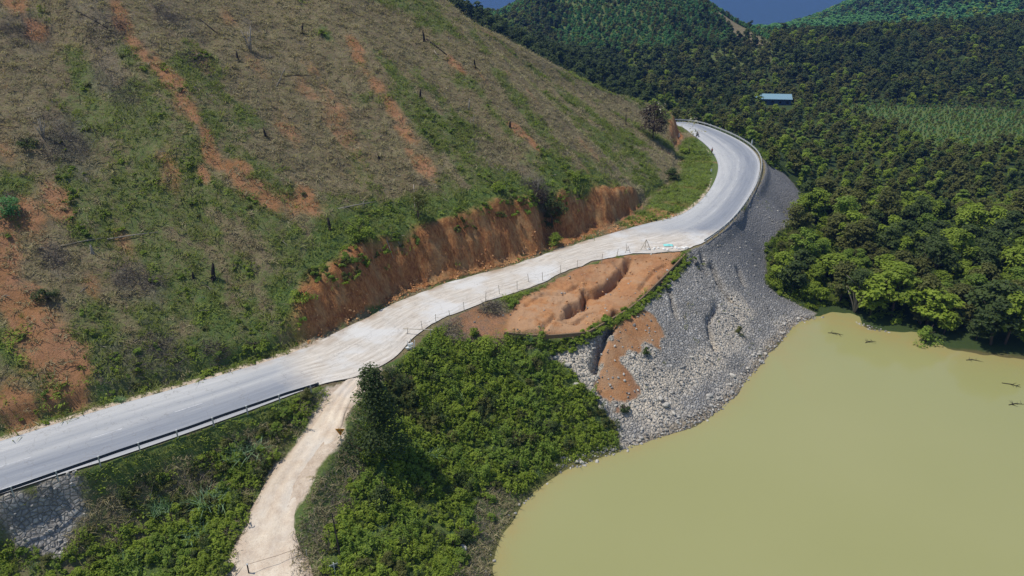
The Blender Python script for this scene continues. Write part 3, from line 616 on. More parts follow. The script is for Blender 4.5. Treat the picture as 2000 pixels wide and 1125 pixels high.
def crown(seed, rx, h, z0, lobes, per, size, shape='round', gap=.75):
    r = np.random.default_rng(seed); cs = []; ns = []
    for i in range(lobes):
        t = (i + r.uniform(.2, .8)) / lobes; a = r.uniform(0, 2 * math.pi)
        if shape == 'cone': rad = rx * (1 - t) ** .8 * r.uniform(.35, .95); lr = rx * (.30 + .32 * (1 - t))
        elif shape == 'flat': rad = rx * math.sqrt(r.uniform(0, 1)) * .9; t = r.uniform(0, 1) * (1 - .5 * (rad / rx) ** 2); lr = rx * r.uniform(.28, .42)
        else: rad = rx * math.sin(math.pi * (.18 + .78 * t)) * r.uniform(.3, .8); lr = rx * r.uniform(.28, .48)
        cc = np.array([math.cos(a) * rad, math.sin(a) * rad, z0 + h * t])
        d = nrm(r.normal(0, 1, (per, 3))); d[:, 2] = np.where(d[:, 2] < -.35, -d[:, 2] * .6, d[:, 2]); d = nrm(d)
        cs.append(cc + d * lr * r.uniform(.55, 1.12, (per, 1)) * np.array([1, 1, gap])); ns.append(d)
    return leaves(np.vstack(cs), np.vstack(ns), size, r)
def trunk_mb(seed, h, r0, limbs=5, spread=1.5, lean=.2):
    r = random.Random(seed); m = MB(); top = Vector((r.uniform(-lean, lean) * h * .3, r.uniform(-lean, lean) * h * .3, h))
    pts = [Vector((0, 0, -.5)), top * .3 + Vector((r.uniform(-.1, .1), r.uniform(-.1, .1), 0)), top * .65 + Vector((r.uniform(-.2, .2), 0, 0)), top]
    m.tube(pts, [r0 * 1.25, r0, r0 * .7, r0 * .3], 6)
    for i in range(limbs):
        t = r.uniform(.25, .85); p = top * t; a = r.uniform(0, 6.28); L = spread * r.uniform(.6, 1.1)
        m.tube([p, p + Vector((math.cos(a) * L * .5, math.sin(a) * L * .5, L * .3)), p + Vector((math.cos(a) * L, math.sin(a) * L, L * .75))], [r0 * .5, r0 * .35, r0 * .14], 5)
    return m
def tree_src(name, seed, h, rx, mat, lobes=14, per=75, size=.34, shape='round', bark=None, base=.28, gap=.75, r0=.14):
    V, Fc = crown(seed, rx, h * (1 - base) - rx * .25, h * base, lobes, per, size, shape, gap)
    return (trunk_mb(seed, h * .8, r0, 5, rx * .75).mesh('trunk', True), mesh('crown', V, Fc), bark or M_bark, mat)
def tree_obj(name, src, loc, rz=0, sc=1.0, cname='crown', tname='trunk'):
    tm, cm, bk, mt = src; o = empty(name, loc, rz); o.scale = (sc,) * 3 if np.isscalar(sc) else sc
    for nm, me, m in ((tname, tm, bk), (cname, cm, mt)):
        if not me.materials: me.materials.append(m)
        k = bpy.data.objects.new(nm, me); C.objects.link(k); k.parent = o
    return o
def tuft(seed, n, L, wd, spread, lie=.5, segs=2):
    r = random.Random(seed); m = MB()
    for i in range(n):
        a = r.uniform(0, 6.28); l = L * r.uniform(.5, 1.15); bx, by = r.gauss(0, spread), r.gauss(0, spread); tl = r.uniform(.2, 1) * lie
        dx, dy = math.cos(a), math.sin(a); V = []
        for k in range(segs + 1):
            t = k / segs; rr = l * (t * math.sin(tl) + .35 * tl * t * t); z = l * (t * math.cos(tl) - .45 * tl * t * t); w = wd * (1 - t * .85)
            V += [(bx + dx * rr - dy * w, by + dy * rr + dx * w, z - .03), (bx + dx * rr + dy * w, by + dy * rr - dx * w, z - .03)]
        m.add(V, [(2 * k, 2 * k + 1, 2 * k + 3, 2 * k + 2) for k in range(segs)])
    return m
# ------------------------------------------------------------ scattering of what nobody could count
def src_coll(name, meshes):
    col = bpy.data.collections.new(name)
    for i, (me, mt) in enumerate(meshes):
        if mt is not None and not me.materials: me.materials.append(mt)
        o = bpy.data.objects.new('%s_%02d' % (name, i), me); col.objects.link(o)
    return col
def scatter(name, pts, scl, coll, nvar, seed=0, tilt=.15, weights=None, label=None):
    r = np.random.default_rng(seed); n = len(pts); me = bpy.data.meshes.new(name)
    me.vertices.add(n); me.vertices.foreach_set('co', np.asarray(pts, np.float32).ravel())
    a = me.attributes.new('rot', 'FLOAT_VECTOR', 'POINT'); a.data.foreach_set('vector', np.stack([r.normal(0, tilt, n), r.normal(0, tilt, n), r.uniform(0, 6.28, n)], -1).astype(np.float32).ravel())
    a = me.attributes.new('scl', 'FLOAT', 'POINT'); a.data.foreach_set('value', np.asarray(scl, np.float32))
    a = me.attributes.new('idx', 'INT', 'POINT'); a.data.foreach_set('value', np.asarray(weights if weights is not None else r.integers(0, nvar, n), np.int32))
    o = link(name, me); ng = bpy.data.node_groups.new(name, 'GeometryNodeTree')
    ng.interface.new_socket('Geometry', in_out='INPUT', socket_type='NodeSocketGeometry'); ng.interface.new_socket('Geometry', in_out='OUTPUT', socket_type='NodeSocketGeometry')
    gi = ng.nodes.new('NodeGroupInput'); go = ng.nodes.new('NodeGroupOutput'); ip = ng.nodes.new('GeometryNodeInstanceOnPoints'); ci = ng.nodes.new('GeometryNodeCollectionInfo')
    ci.inputs['Collection'].default_value = coll; ci.inputs['Separate Children'].default_value = True; ci.inputs['Reset Children'].default_value = True
    def na(nm, ty):
        q = ng.nodes.new('GeometryNodeInputNamedAttribute'); q.data_type = ty; q.inputs['Name'].default_value = nm; return q.outputs['Attribute']
    ng.links.new(gi.outputs[0], ip.inputs['Points']); ng.links.new(ci.outputs[0], ip.inputs['Instance']); ip.inputs['Pick Instance'].default_value = True
    ng.links.new(na('idx', 'INT'), ip.inputs['Instance Index']); ng.links.new(na('rot', 'FLOAT_VECTOR'), ip.inputs['Rotation']); ng.links.new(na('scl', 'FLOAT'), ip.inputs['Scale'])
    ng.links.new(ip.outputs[0], go.inputs[0]); md = o.modifiers.new('scatter', 'NODES'); md.node_group = ng
    return tag(o, label, None, None, 'stuff')
def infr(x, y, z, mx=260, my=200):
    px, py, dep = proj(x, y, z); return (dep > 5) & (px > -mx) & (px < 2000 + mx) & (py > -my) & (py < 1125 + my)
def jit(x0, x1, y0, y1, st, seed, j=.5):
    r = np.random.default_rng(seed); X, Y = np.meshgrid(np.arange(x0, x1, st), np.arange(y0, y1, st)); X = X.ravel(); Y = Y.ravel()
    X = X + r.uniform(-j, j, X.shape) * st; Y = Y + r.uniform(-j, j, Y.shape) * st; m = infr(X, Y, np.zeros(X.shape) - 5, 500, 700); return X[m], Y[m]
def cover(X, Y):
    out = []
    for i in range(0, len(X), 60000): out.append(np.stack(regions(X[i:i + 60000], Y[i:i + 60000])))
    return np.concatenate(out, 1)
def sprig(seed):
    r = np.random.default_rng(seed); cs = []
    for k in range(9):
        b = r.normal(0, .42, 2); l = r.normal(0, .3, 2); h = r.uniform(.7, 1.9); t = np.linspace(.25, 1, 13)[:, None]
        cs.append(np.c_[b + l * t ** 1.6, h * t] + r.normal(0, .07, (13, 3)))
    c = np.vstack(cs); return mesh('h', *leaves(c, np.tile([0, 0, 1.], (len(c), 1)), .15, r, .6, .45))
# near cover: hillside and bank
X, Y = jit(-115, 75, 40, 250, .40, 3)
Z = hf(X, Y); m = infr(X, Y, Z, 150, 120); X, Y, Z = X[m], Y[m], Z[m]
cv_ = cover(X, Y); so_, gr_, ri_, du_, cl_, tw_, fo_, pa_, we_ = cv_
dc, s_, side = pdist(X, Y, RC); dl, _, _ = pdist(X, Y, RL); dr, _, _ = pdist(X, Y, RR); dt, _, _ = pdist(X, Y, TC); dsh, _, _ = pdist(X, Y, SH)
hwv = np.hypot(*(np.interp(s_, np.arange(len(RL)), (RR - RL)[:, i]) for i in (0, 1))) / 2
onroad = (dc < hwv + .35); twv = 1.75 + .6 * (Y < 75)
off = (~onroad) & (dt > twv + .6) & (Z > WZ + .25)
up = side > 0; r = np.random.default_rng(5); U = r.uniform(0, 1, len(X)); Nn = fbm(X / 2.2, Y / 2.2, 4, 91); Nb = fbm(X / 8, Y / 8, 4, 92)
hillm = up & off & (fo_ < .5)
tufts = src_coll('grass_tufts', [(tuft(i, 13, .5, .030, .2, 1.35).mesh('t'), M_leaf['straw']) for i in range(3)] + [(tuft(10 + i, 13, .45, .032, .18, 1.0).mesh('t'), M_leaf['grass']) for i in range(3)]
    + [(tuft(20 + i, 11, .7, .020, .25, 1.4).mesh('t'), M_leaf['twig']) for i in range(2)] + [(mesh('t', *leaves(np.random.default_rng(30 + i).normal(0, .17, (16, 3)) * [1, 1, .5] + [0, 0, .12], np.tile([0, 0, 1.], (16, 1)), .085, np.random.default_rng(i))), M_leaf['mid']) for i in range(3)])
pick = np.full(len(X), -1); ga = gr_ + Nn * 1.3; ta = tw_ + Nn * .9
pick[hillm & (U < .62 - so_ * .25) & (Nn > -.26)] = 0
pick[hillm & (ga > .42) & (U < .75) & (so_ < .6)] = 1
pick[hillm & (ga > .75) & (U < .4)] = 3
pick[hillm & (ta > .45) & (U < .75)] = 2
pick[hillm & (cl_ > .35)] = -1
pick[hillm & (cl_ > .35) & (Nn > .17) & (U < .3)] = 1
kk = r.integers(0, 3, len(X)); idx = np.select([pick == 0, pick == 1, pick == 2, pick == 3], [kk, 3 + kk, 6 + kk % 2, 8 + kk], 0)
k = pick >= 0
scatter('hillside_grass', np.stack([X, Y, Z], -1)[k], (.5 + r.random(k.sum()) ** 3 * 1.7) * (1 + .2 * (pick[k] == 1)), tufts, 11, 1, .3, idx[k], 'matted dry grass, litter and weeds covering the cleared hillside')
# taller herbs along the foot and the top of the cut
herbs = src_coll('herbs', [(mesh('h', *crown(40 + i, .75, .55, .1, 6, 42, .15, 'flat')), M_leaf[['mid', 'bright', 'bright', 'mid', 'olive'][i]]) for i in range(5)] + [(tuft(60 + i, 34, 1.0, .03, .25, 1.0, 3).mesh('h'), M_leaf[['grass', 'reed'][i]]) for i in range(2)] + [(sprig(70 + i), M_leaf[['bright', 'mid', 'dark'][i]]) for i in range(3)])
k = hillm & (cl_ < .3) & (gr_ > .55) & (Nn + Nb > .06) & (U > .90)
idh = r.choice([0, 0, 1, 2, 3, 4, 5, 5], k.sum())
scatter('verge_weeds', np.stack([X, Y, Z], -1)[k], r.uniform(.3, .85, k.sum()), herbs, 7, 2, .25, idh, 'rank green weeds along the foot and the brink of the cut slope')
hct = np.interp(pdist(X, Y, RL)[1], np.arange(len(cuth)) * NS, cuth)
k = up & (~onroad) & (hct > 3) & (Y < 140) & (cl_ > .02) & (Z > hct * .72) & (U > .70) & (Nn + Nb * .8 > -.12)
scatter('brink_weeds', np.stack([X, Y, Z], -1)[k], r.uniform(.4, 1.05, k.sum()), herbs, 7, 20, .35, r.choice([0, 1, 3, 4, 5], k.sum()), 'weeds and turf spilling over the brink of the orange cut')
# bank below the road
bank = (~up) & off & (ri_ < .5) & (so_ < .45) & (fo_ < .5) & (Z < .3)
west = X < np.interp(Y, TC[::-1, 1], TC[::-1, 0]); dry = np.clip(tw_, 0, 1)
HPd = hit(360, 850); drywest = west & (dr < 5 + Nb * 7) & (dr > 1.3) & (X < -28 + Nb * 8); dryeast = (~west) & (Y < 74) & ((dsh < 4.5 + Nb * 5) | (dt < twv + 4.5 + Nn * 4))
k = bank & (U < .85) & ((dr < 4.0) | (west & (X > -32) & (U < .6)) | (dt < twv + 4.0) | drywest | (dsh < 3) | (dry > .3) | dryeast)
idx = np.where((drywest[k] & (Nn[k] < .06)) | dryeast[k] | (dry[k] > .3) | ((dt[k] < twv[k] + 3) & (Nn[k] < .02)), np.where(kk[k] == 2, 7, kk[k]), np.where(kk[k] == 0, 8, 3 + kk[k]))
scatter('bank_grass', np.stack([X, Y, Z], -1)[k], r.uniform(.8, 1.9, k.sum()), tufts, 11, 4, .25, idx, 'short green and dry grass on the bank below the road')
k = bank & (dt > twv + 1.2 + Nn * 3) & (dr > 1.8 + Nn * 2) & (dsh > 1.4) & (~drywest | (Nn > .03)) & (~dryeast | (Nn > .2)) & (dry < .45) & (U > np.where(west, .52, .55)) & (Nn > -.22)
Ub = fbm(X / 4, Y / 4, 3, 95)[k]
ids = np.where(Ub > .08, 1, np.where(Ub < -.14, 4, np.where(kk[k] == 0, 3, 0))); rs_ = r.random(k.sum()); ids = np.where(rs_ < .14, 5, np.where(rs_ < .18, 6, np.where(rs_ < .5, np.where(Ub > .04, 7, np.where(Ub < -.12, 9, 8)), ids)))
scatter('undergrowth', np.stack([X, Y, Z], -1)[k], (.6 + .8 * np.clip(Nb[k] + .3, 0, 1)) * r.uniform(.45, 1.35, k.sum()), herbs, 10, 5, .25, ids, 'dense leafy undergrowth covering the bank between dirt track, slip and pond')
k = (~up) & off & (ri_ > .5) & (U > .93) & (Nn + Nb * .8 > .16) & (Z > WZ + .4)
scatter('riprap_weeds', np.stack([X, Y, Z], -1)[k], r.uniform(.5, 1.3, k.sum()), tufts, 11, 6, .25, r.choice([3, 4, 5, 1], k.sum()), 'scattered weeds rooted between the stones of the stone-faced slope')
# green strip that follows the broken kerb
kp = dens(np.array([P(a, b, z) for a, b, z in KERB]), 60)[:, :]
kp = kp[r.integers(0, len(kp), 420)] + np.c_[r.normal(.55, .45, 420), r.normal(-.5, .4, 420), np.zeros(420)]; kp[:, 2] = hf(kp[:, 0], kp[:, 1])
scatter('kerb_weeds', kp, r.uniform(.35, .9, len(kp)), herbs, 7, 7, .25, r.choice([1, 3, 5, 5], len(kp)), 'grass and weeds growing along the broken kerb of the slipped road edge')
bg_ = RR[(RR[:, 1] > 125) & (RR[:, 1] < 215) & (RR[:, 0] > 30)]; bq = dens(bg_, 40); bq = bq[r.integers(0, len(bq), 500)]
k = (~up) & off & (fo_ > .5) & (ri_ < .5) & (Y < 175) & (sdp(X, Y, RIPW) > -9) & (U > .35)
scatter('wood_edge_grass', np.stack([X, Y, Z], -1)[k], r.uniform(.7, 1.8, k.sum()), tufts, 11, 15, .25, r.choice([3, 4, 5, 8, 9], k.sum()), 'bright grass between the stone-faced slope and the wood')
k = (~up) & off & (fo_ > .5) & (ri_ < .5) & (Y < 220) & (sdp(X, Y, RIPW) > -16) & (U > .93)
scatter('wood_edge_weeds', np.stack([X, Y, Z], -1)[k], r.uniform(.5, 1.4, k.sum()), herbs, 10, 16, .25, r.choice([0, 1, 3, 7, 8, 5], k.sum()), 'leafy weeds along the edge of the wood')
# loose pale stones on the slope and the shore
st = src_coll('loose_stones', [])
for i in range(4):
    mb = MB(); mb.blob((0, 0, .05), (.22, .17, .14), 0, 70 + i, 1, .3); q = bpy.data.objects.new('stone_src', mb.mesh('s')); st.objects.link(q)
M_stone = NT('loose_stone'); oi = M_stone.n.new('ShaderNodeObjectInfo'); M_stone.col(M_stone.mix(oi.outputs['Random'], (.13, .125, .12), (.42, .40, .36))); M_stone = M_stone.mat
for q in st.objects: q.data.materials.append(M_stone)
X2, Y2 = jit(-75, 75, 45, 165, .32, 13); Z2 = carve(X2, Y2, hf(X2, Y2)); m = infr(X2, Y2, Z2, 50, 50); X2, Y2, Z2 = X2[m], Y2[m], Z2[m]; c2 = cover(X2, Y2); U2 = r.uniform(0, 1, len(X2)); d2s, _, _ = pdist(X2, Y2, SH)
n2 = fbm(X2 / 3, Y2 / 3, 3, 97)
k = (Z2 > WZ - .1) & (((c2[2] > .5) & (U2 < .03 + .22 * (X2 < -30) + .55 * c2[7] + .25 * np.clip(n2 - .05, 0, 1))) | ((d2s < 1.5) & (U2 < .45) & (Y2 < 125) & (Y2 > 79)) | ((d2s < 1.3) & (U2 < .08) & (Y2 <= 79)) | ((c2[0] > .5) & (c2[4] < .1) & (U2 < np.where(Z2 < -2.4, .10, .012)) & (Z2 < 0)))
scatter('loose_stones', np.stack([X2, Y2, Z2], -1)[k], r.uniform(.35, 1.25, k.sum()) * 1, st, 4, 8, .5, None, 'loose pale stones over the stone-faced slope and along the water')

cl_src = src_coll('soil_clods', []); M_clod = NT('soil_clod'); oi = M_clod.n.new('ShaderNodeObjectInfo'); M_clod.col(M_clod.mix(oi.outputs['Random'], (.30, .13, .05), (.56, .32, .15))); M_clod = M_clod.mat
for i in range(4):
    mb = MB(); mb.blob((0, 0, .05), (.26, .2, .17), 0, 170 + i, 1, .35); q = bpy.data.objects.new('clod_src', mb.mesh('s')); q.data.materials.append(M_clod); cl_src.objects.link(q)
dl2, sl2, _ = pdist(X2, Y2, RL); hc2 = np.interp(sl2, np.arange(len(cuth)) * NS, cuth); sl3 = sdp(X2, Y2, SLIDE)
k = ((sdv := pdist(X2, Y2, RC)[2]) > 0) & (hc2 > 3) & (dl2 < 2.6 + n2 * 3) & (dl2 > .3) & (Z2 > -.1) & (U2 < .45) | ((sl3 > .2) & (U2 < .045 + .3 * np.clip(n2 - .08, 0, 1)))
scatter('soil_clods', np.stack([X2, Y2, Z2 + .05], -1)[k], r.uniform(.15, 1.0, k.sum()) ** 1.3, cl_src, 4, 18, .6, None, 'orange clods fallen at the foot of the cut and over the slipped ground')
# cut sticks and branches left lying on the hillside
stk_src = src_coll('cut_sticks', [])
for i in range(6):
    mb = MB(); L_ = [1.2, 1.8, 2.6, 1.5, 2.2, 3.2][i]; mb.tube([(-L_ / 2, 0, .05), (0, .12, .14), (L_ / 2, -.05, .1)], [.035, .045, .02], 4)
    if i % 2: mb.tube([(0, .1, .12), (.4, .45, .3)], [.03, .01], 4)
    q = bpy.data.objects.new('stick_src', mb.mesh('s')); q.data.materials.append([M_barkp, M_char, M_leaf['straw']][i % 3]); stk_src.objects.link(q)
k = hillm & (U > .986 - .02 * np.clip(tw_, 0, 1)) & (Z > 3) & (cl_ < .1)
scatter('cut_sticks', np.stack([X, Y, Z + .08], -1)[k], r.uniform(.4, 1.2, k.sum()), stk_src, 6, 19, .35, None, 'cut sticks and branches littering the cleared hillside')
# ------------------------------------------------------------ woodland
x_d, y_d = jit(-60, 210, 440, 680, 2.7, 35); m = (np.hypot((x_d - 78) / 120, (y_d - 590) / 150) < 1.05); m &= (pdist(x_d, y_d, BARE)[0] > 8.5); x_d, y_d = x_d[m], y_d[m]
x_f, y_f = jit(148, 290, 246, 338, 1.8, 36)
def lo_tree(seed, h, rx, mat, lobes, per, size, shape='round'):
    V, Fc = crown(seed, rx, h * .72 - rx * .2, h * .22, lobes, per, size, shape); b = len(V); t = trunk_mb(seed, h * .6, .13, 0); 
    me = mesh('tree', np.vstack([V, np.array(t.v)]), Fc + [tuple(b + i for i in q) for q in t.f], [0] * len(Fc) + [1] * len(t.f)); me.materials.append(mat); me.materials.append(M_bark); return me
kinds = ['dark', 'dark', 'mid', 'olive', 'bright', 'teal', 'olive', 'dark']
fsrc = src_coll('wood_trees', [(lo_tree(100 + i, [7, 6, 6, 5.5, 5, 5.5, 7, 8][i], [2.3, 2.1, 2.2, 2.0, 2.0, 1.9, 2.5, 2.4][i], M_leaf[kinds[i]], 11, 46, .44), None) for i in range(8)])
bsrc = src_coll('far_trees', [(lo_tree(120 + i, 6, 2.6, M_leaf[['dark', 'teal', 'mid', 'dark'][i]], 8, 20, .95), None) for i in range(4)])
def forest_ok(x, y, z):
    dc, s_, side = pdist(x, y, RC); rg_ = sdp(x, y, RIPW); ds, _, _ = pdist(x, y, SH)
    hw_ = np.hypot(*(np.interp(s_, np.arange(len(RL)), (RR - RL)[:, i]) for i in (0, 1))) / 2
    ok = (dc > hw_ + 3.2) & ((z > WZ + .3) | (y > 200)) & (rg_ < -1.2)
    lowland = (side < 0) & ((x > 47) | (y > 172)) & ~((y > 205) & (y < 262) & (x < 60) & (dc < hw_ + 5))
    return ok & (lowland | ((side > 0) & (y > 262))) & (ds > .3)
SHED = hit(1507, 204); 
def zone(x, y):
    """which kind of wood stands where"""
    d = np.hypot(x, y); px, py, _ = proj(x, y, hf(x, y)); n = fbm(x / 22, y / 22, 3, 55)
    return px, py, d, n
x, y = jit(-80, 260, 90, 270, 3.3, 31); z = hf(x, y); m = infr(x, y, z, 200, 150) & forest_ok(x, y, z); x, y, z = x[m], y[m], z[m]
keep = (np.hypot(x - SHED[0], y - SHED[1]) > 9) & (fbm(x / 10, y / 10, 3, 66) < .27) & ~((np.abs(x - 215) < 66) & (np.abs(y - 292) < 42)); corr = np.abs(x * SHED[1] - y * SHED[0]) / SHED[1] < 9; keep &= ~(corr & (y > SHED[1] - 26) & (y < SHED[1])); x, y, z = x[keep], y[keep], z[keep]
px, py, dep = proj(x, y, z); order = np.argsort(dep); vis = (px > -20) & (px < 2030) & (py < 1150) & (py > -20)
srcs = {}
def tree_variants(mats, n0, h, rx, **kw): return [tree_src('t', n0 + i, h * (1 + .12 * (i % 3 - 1)), rx, M_leaf[mm], **kw) for i, mm in enumerate(mats)]
near_src = tree_variants(['mid', 'dark', 'olive', 'olive', 'mid', 'bright'], 200, 7.4, 2.9, lobes=19, per=78, size=.27, gap=.6)
LBL = {0: 'mid green leafy tree in the wood right of the stone-faced slope', 1: 'dark green leafy tree in the wood right of the stone-faced slope', 2: 'olive green leafy tree in the wood right of the stone-faced slope', 5: 'bright yellow-green leafy tree in the wood right of the stone-faced slope'}
nt_ = 0; rest = []; rr = random.Random(4)
LB = {0: 0, 1: 1, 2: 2, 3: 2, 4: 0, 5: 5}
for i in order:
    dsh1, _, _ = pdist(np.array([x[i]]), np.array([y[i]]), SH); ds1 = dsh1[0]
    lim = 290
    if vis[i] and nt_ < lim:
        n_ = float(fbm(x[i] / 14, y[i] / 14, 3, 56)); v = 5 if n_ > .10 and rr.random() < .75 else rr.choice([0, 3, 2]) if n_ > -.04 else rr.choice([1, 4, 1, 0])
        sc = (.45 + .95 * rr.random() ** 1.7) * (1.2 if ds1 < 9 else 1) * (.8 if v == 5 else 1); 
        if y[i] < 190 and x[i] < 66: sc *= .72
        o = tree_obj('leafy_tree', near_src[v], (x[i], y[i], z[i] - .1), rr.uniform(0, 6.28), (sc * rr.uniform(.9, 1.2), sc * rr.uniform(.9, 1.2), sc * rr.uniform(.85, 1.15)))
        tag(o, LBL[LB[v]], 'tree', 'trees of the wood right of the stone-faced slope'); nt_ += 1
    else: rest.append(i)
rest = np.array(rest); wx, wy, wz = x[rest], y[rest], z[rest]
x, y = jit(-130, 460, 270, 560, 3.8, 32); z = hf(x, y); m = infr(x, y, z, 100, 160) & (np.hypot(x - SHED[0], y - SHED[1]) > 9.5); m &= ~((np.abs(x * SHED[1] - y * SHED[0]) / SHED[1] < 9) & (y > SHED[1] - 26) & (y < SHED[1])); m &= forest_ok(x, y, z) & ~((np.abs(x - 215) < 66) & (np.abs(y - 292) < 42)) & (pdist(x, y, BARE)[0] > 9); x, y, z = x[m], y[m], z[m]
wx, wy, wz = np.r_[wx, x], np.r_[wy, y], np.r_[wz, z]
r = np.random.default_rng(8); n1 = fbm(wx / 26, wy / 26, 4, 57) + .10 * r.normal(0, 1, len(wx)); wpx, wpy, _ = proj(wx, wy, wz)
pk = np.where(n1 > .21, 4, np.where(n1 > .05, 3, np.where(n1 > -.05, np.where(r.random(len(wx)) < .5, 2, 6), np.where(r.random(len(wx)) < .5, 0, 7))))
valleyfl = (wpy > 200) & (wpx > 1300); pk = np.where(valleyfl & (pk != 4) & (r.random(len(wx)) < .6), r.choice([2, 3, 6, 2], len(wx)), pk)
fieldm = (np.abs(wpy - 245) < 30) & (wpx > 1790); pk = np.where(fieldm, r.choice([4, 5], len(wx)), pk)
dome = (np.hypot((wx - 78) / 120, (wy - 590) / 150) < 1.0) & (wpx > 1090); pk = np.where(dome & (n1 > -.30), 5, pk)
darkh = (wpx < 1240) & (wy < 430) & (wx < 60) & (wy > 262) & (wy < 430); pk = np.where(darkh, np.where(r.random(len(wx)) < .5, 0, 7), pk)  # cloud shade over this hill put into the leaf colour: dark trees only
sclw = (.5 + .85 * r.random(len(wx)) ** 1.5) * np.where((pk == 5), .62, 1) * np.where(fieldm, .4, 1) * np.where(valleyfl, .72, .95)
scatter('forest', np.stack([wx, wy, wz], -1), sclw, fsrc, 8, 9, .06, pk, 'unbroken broadleaf forest over the valley floor and the hills behind')
x, y = jit(-330, 1000, 560, 1250, 6.0, 33); z = hf(x, y); m = pdist(x, y, BARE)[0] > 9; x, y, z = x[m], y[m], z[m]; m = infr(x, y, z, 60, 120); x, y, z = x[m], y[m], z[m]
n1 = fbm(x / 40, y / 40, 4, 58); dm = (np.hypot((x - 78) / 95, (y - 590) / 130) < 1.5)
pkf = np.where(n1 > .0, np.where(r.random(len(x)) < .7, 1, 2), np.where(r.random(len(x)) < .5, 0, 1)); pkf = np.where(dm, 1, pkf); pkf = np.where(np.hypot(x - 262, y - 735) < 95, 1, pkf)
z_d = hf(x_d, y_d); scatter('hill_plantation', np.stack([x_d, y_d, z_d], -1), r.uniform(.42, .68, len(x_d)) , fsrc, 8, 12, .06, r.choice([5, 5, 5, 6, 4], len(x_d)), 'even young plantation on the rounded green hill beyond the bend')
scatter('green_field', np.stack([x_f, y_f, hf(x_f, y_f)], -1), r.uniform(.14, .26, len(x_f)), fsrc, 8, 14, .06, r.choice([5, 5, 4, 2, 6], len(x_f)), 'bright green planted field on the valley floor at the right')
scatter('distant_forest', np.stack([x, y, z], -1), r.uniform(.7, 1.2, len(x)) * np.where(dm, .6, 1.1), bsrc, 4, 10, .06, pkf, 'forest on the far hills below the blue mountain')
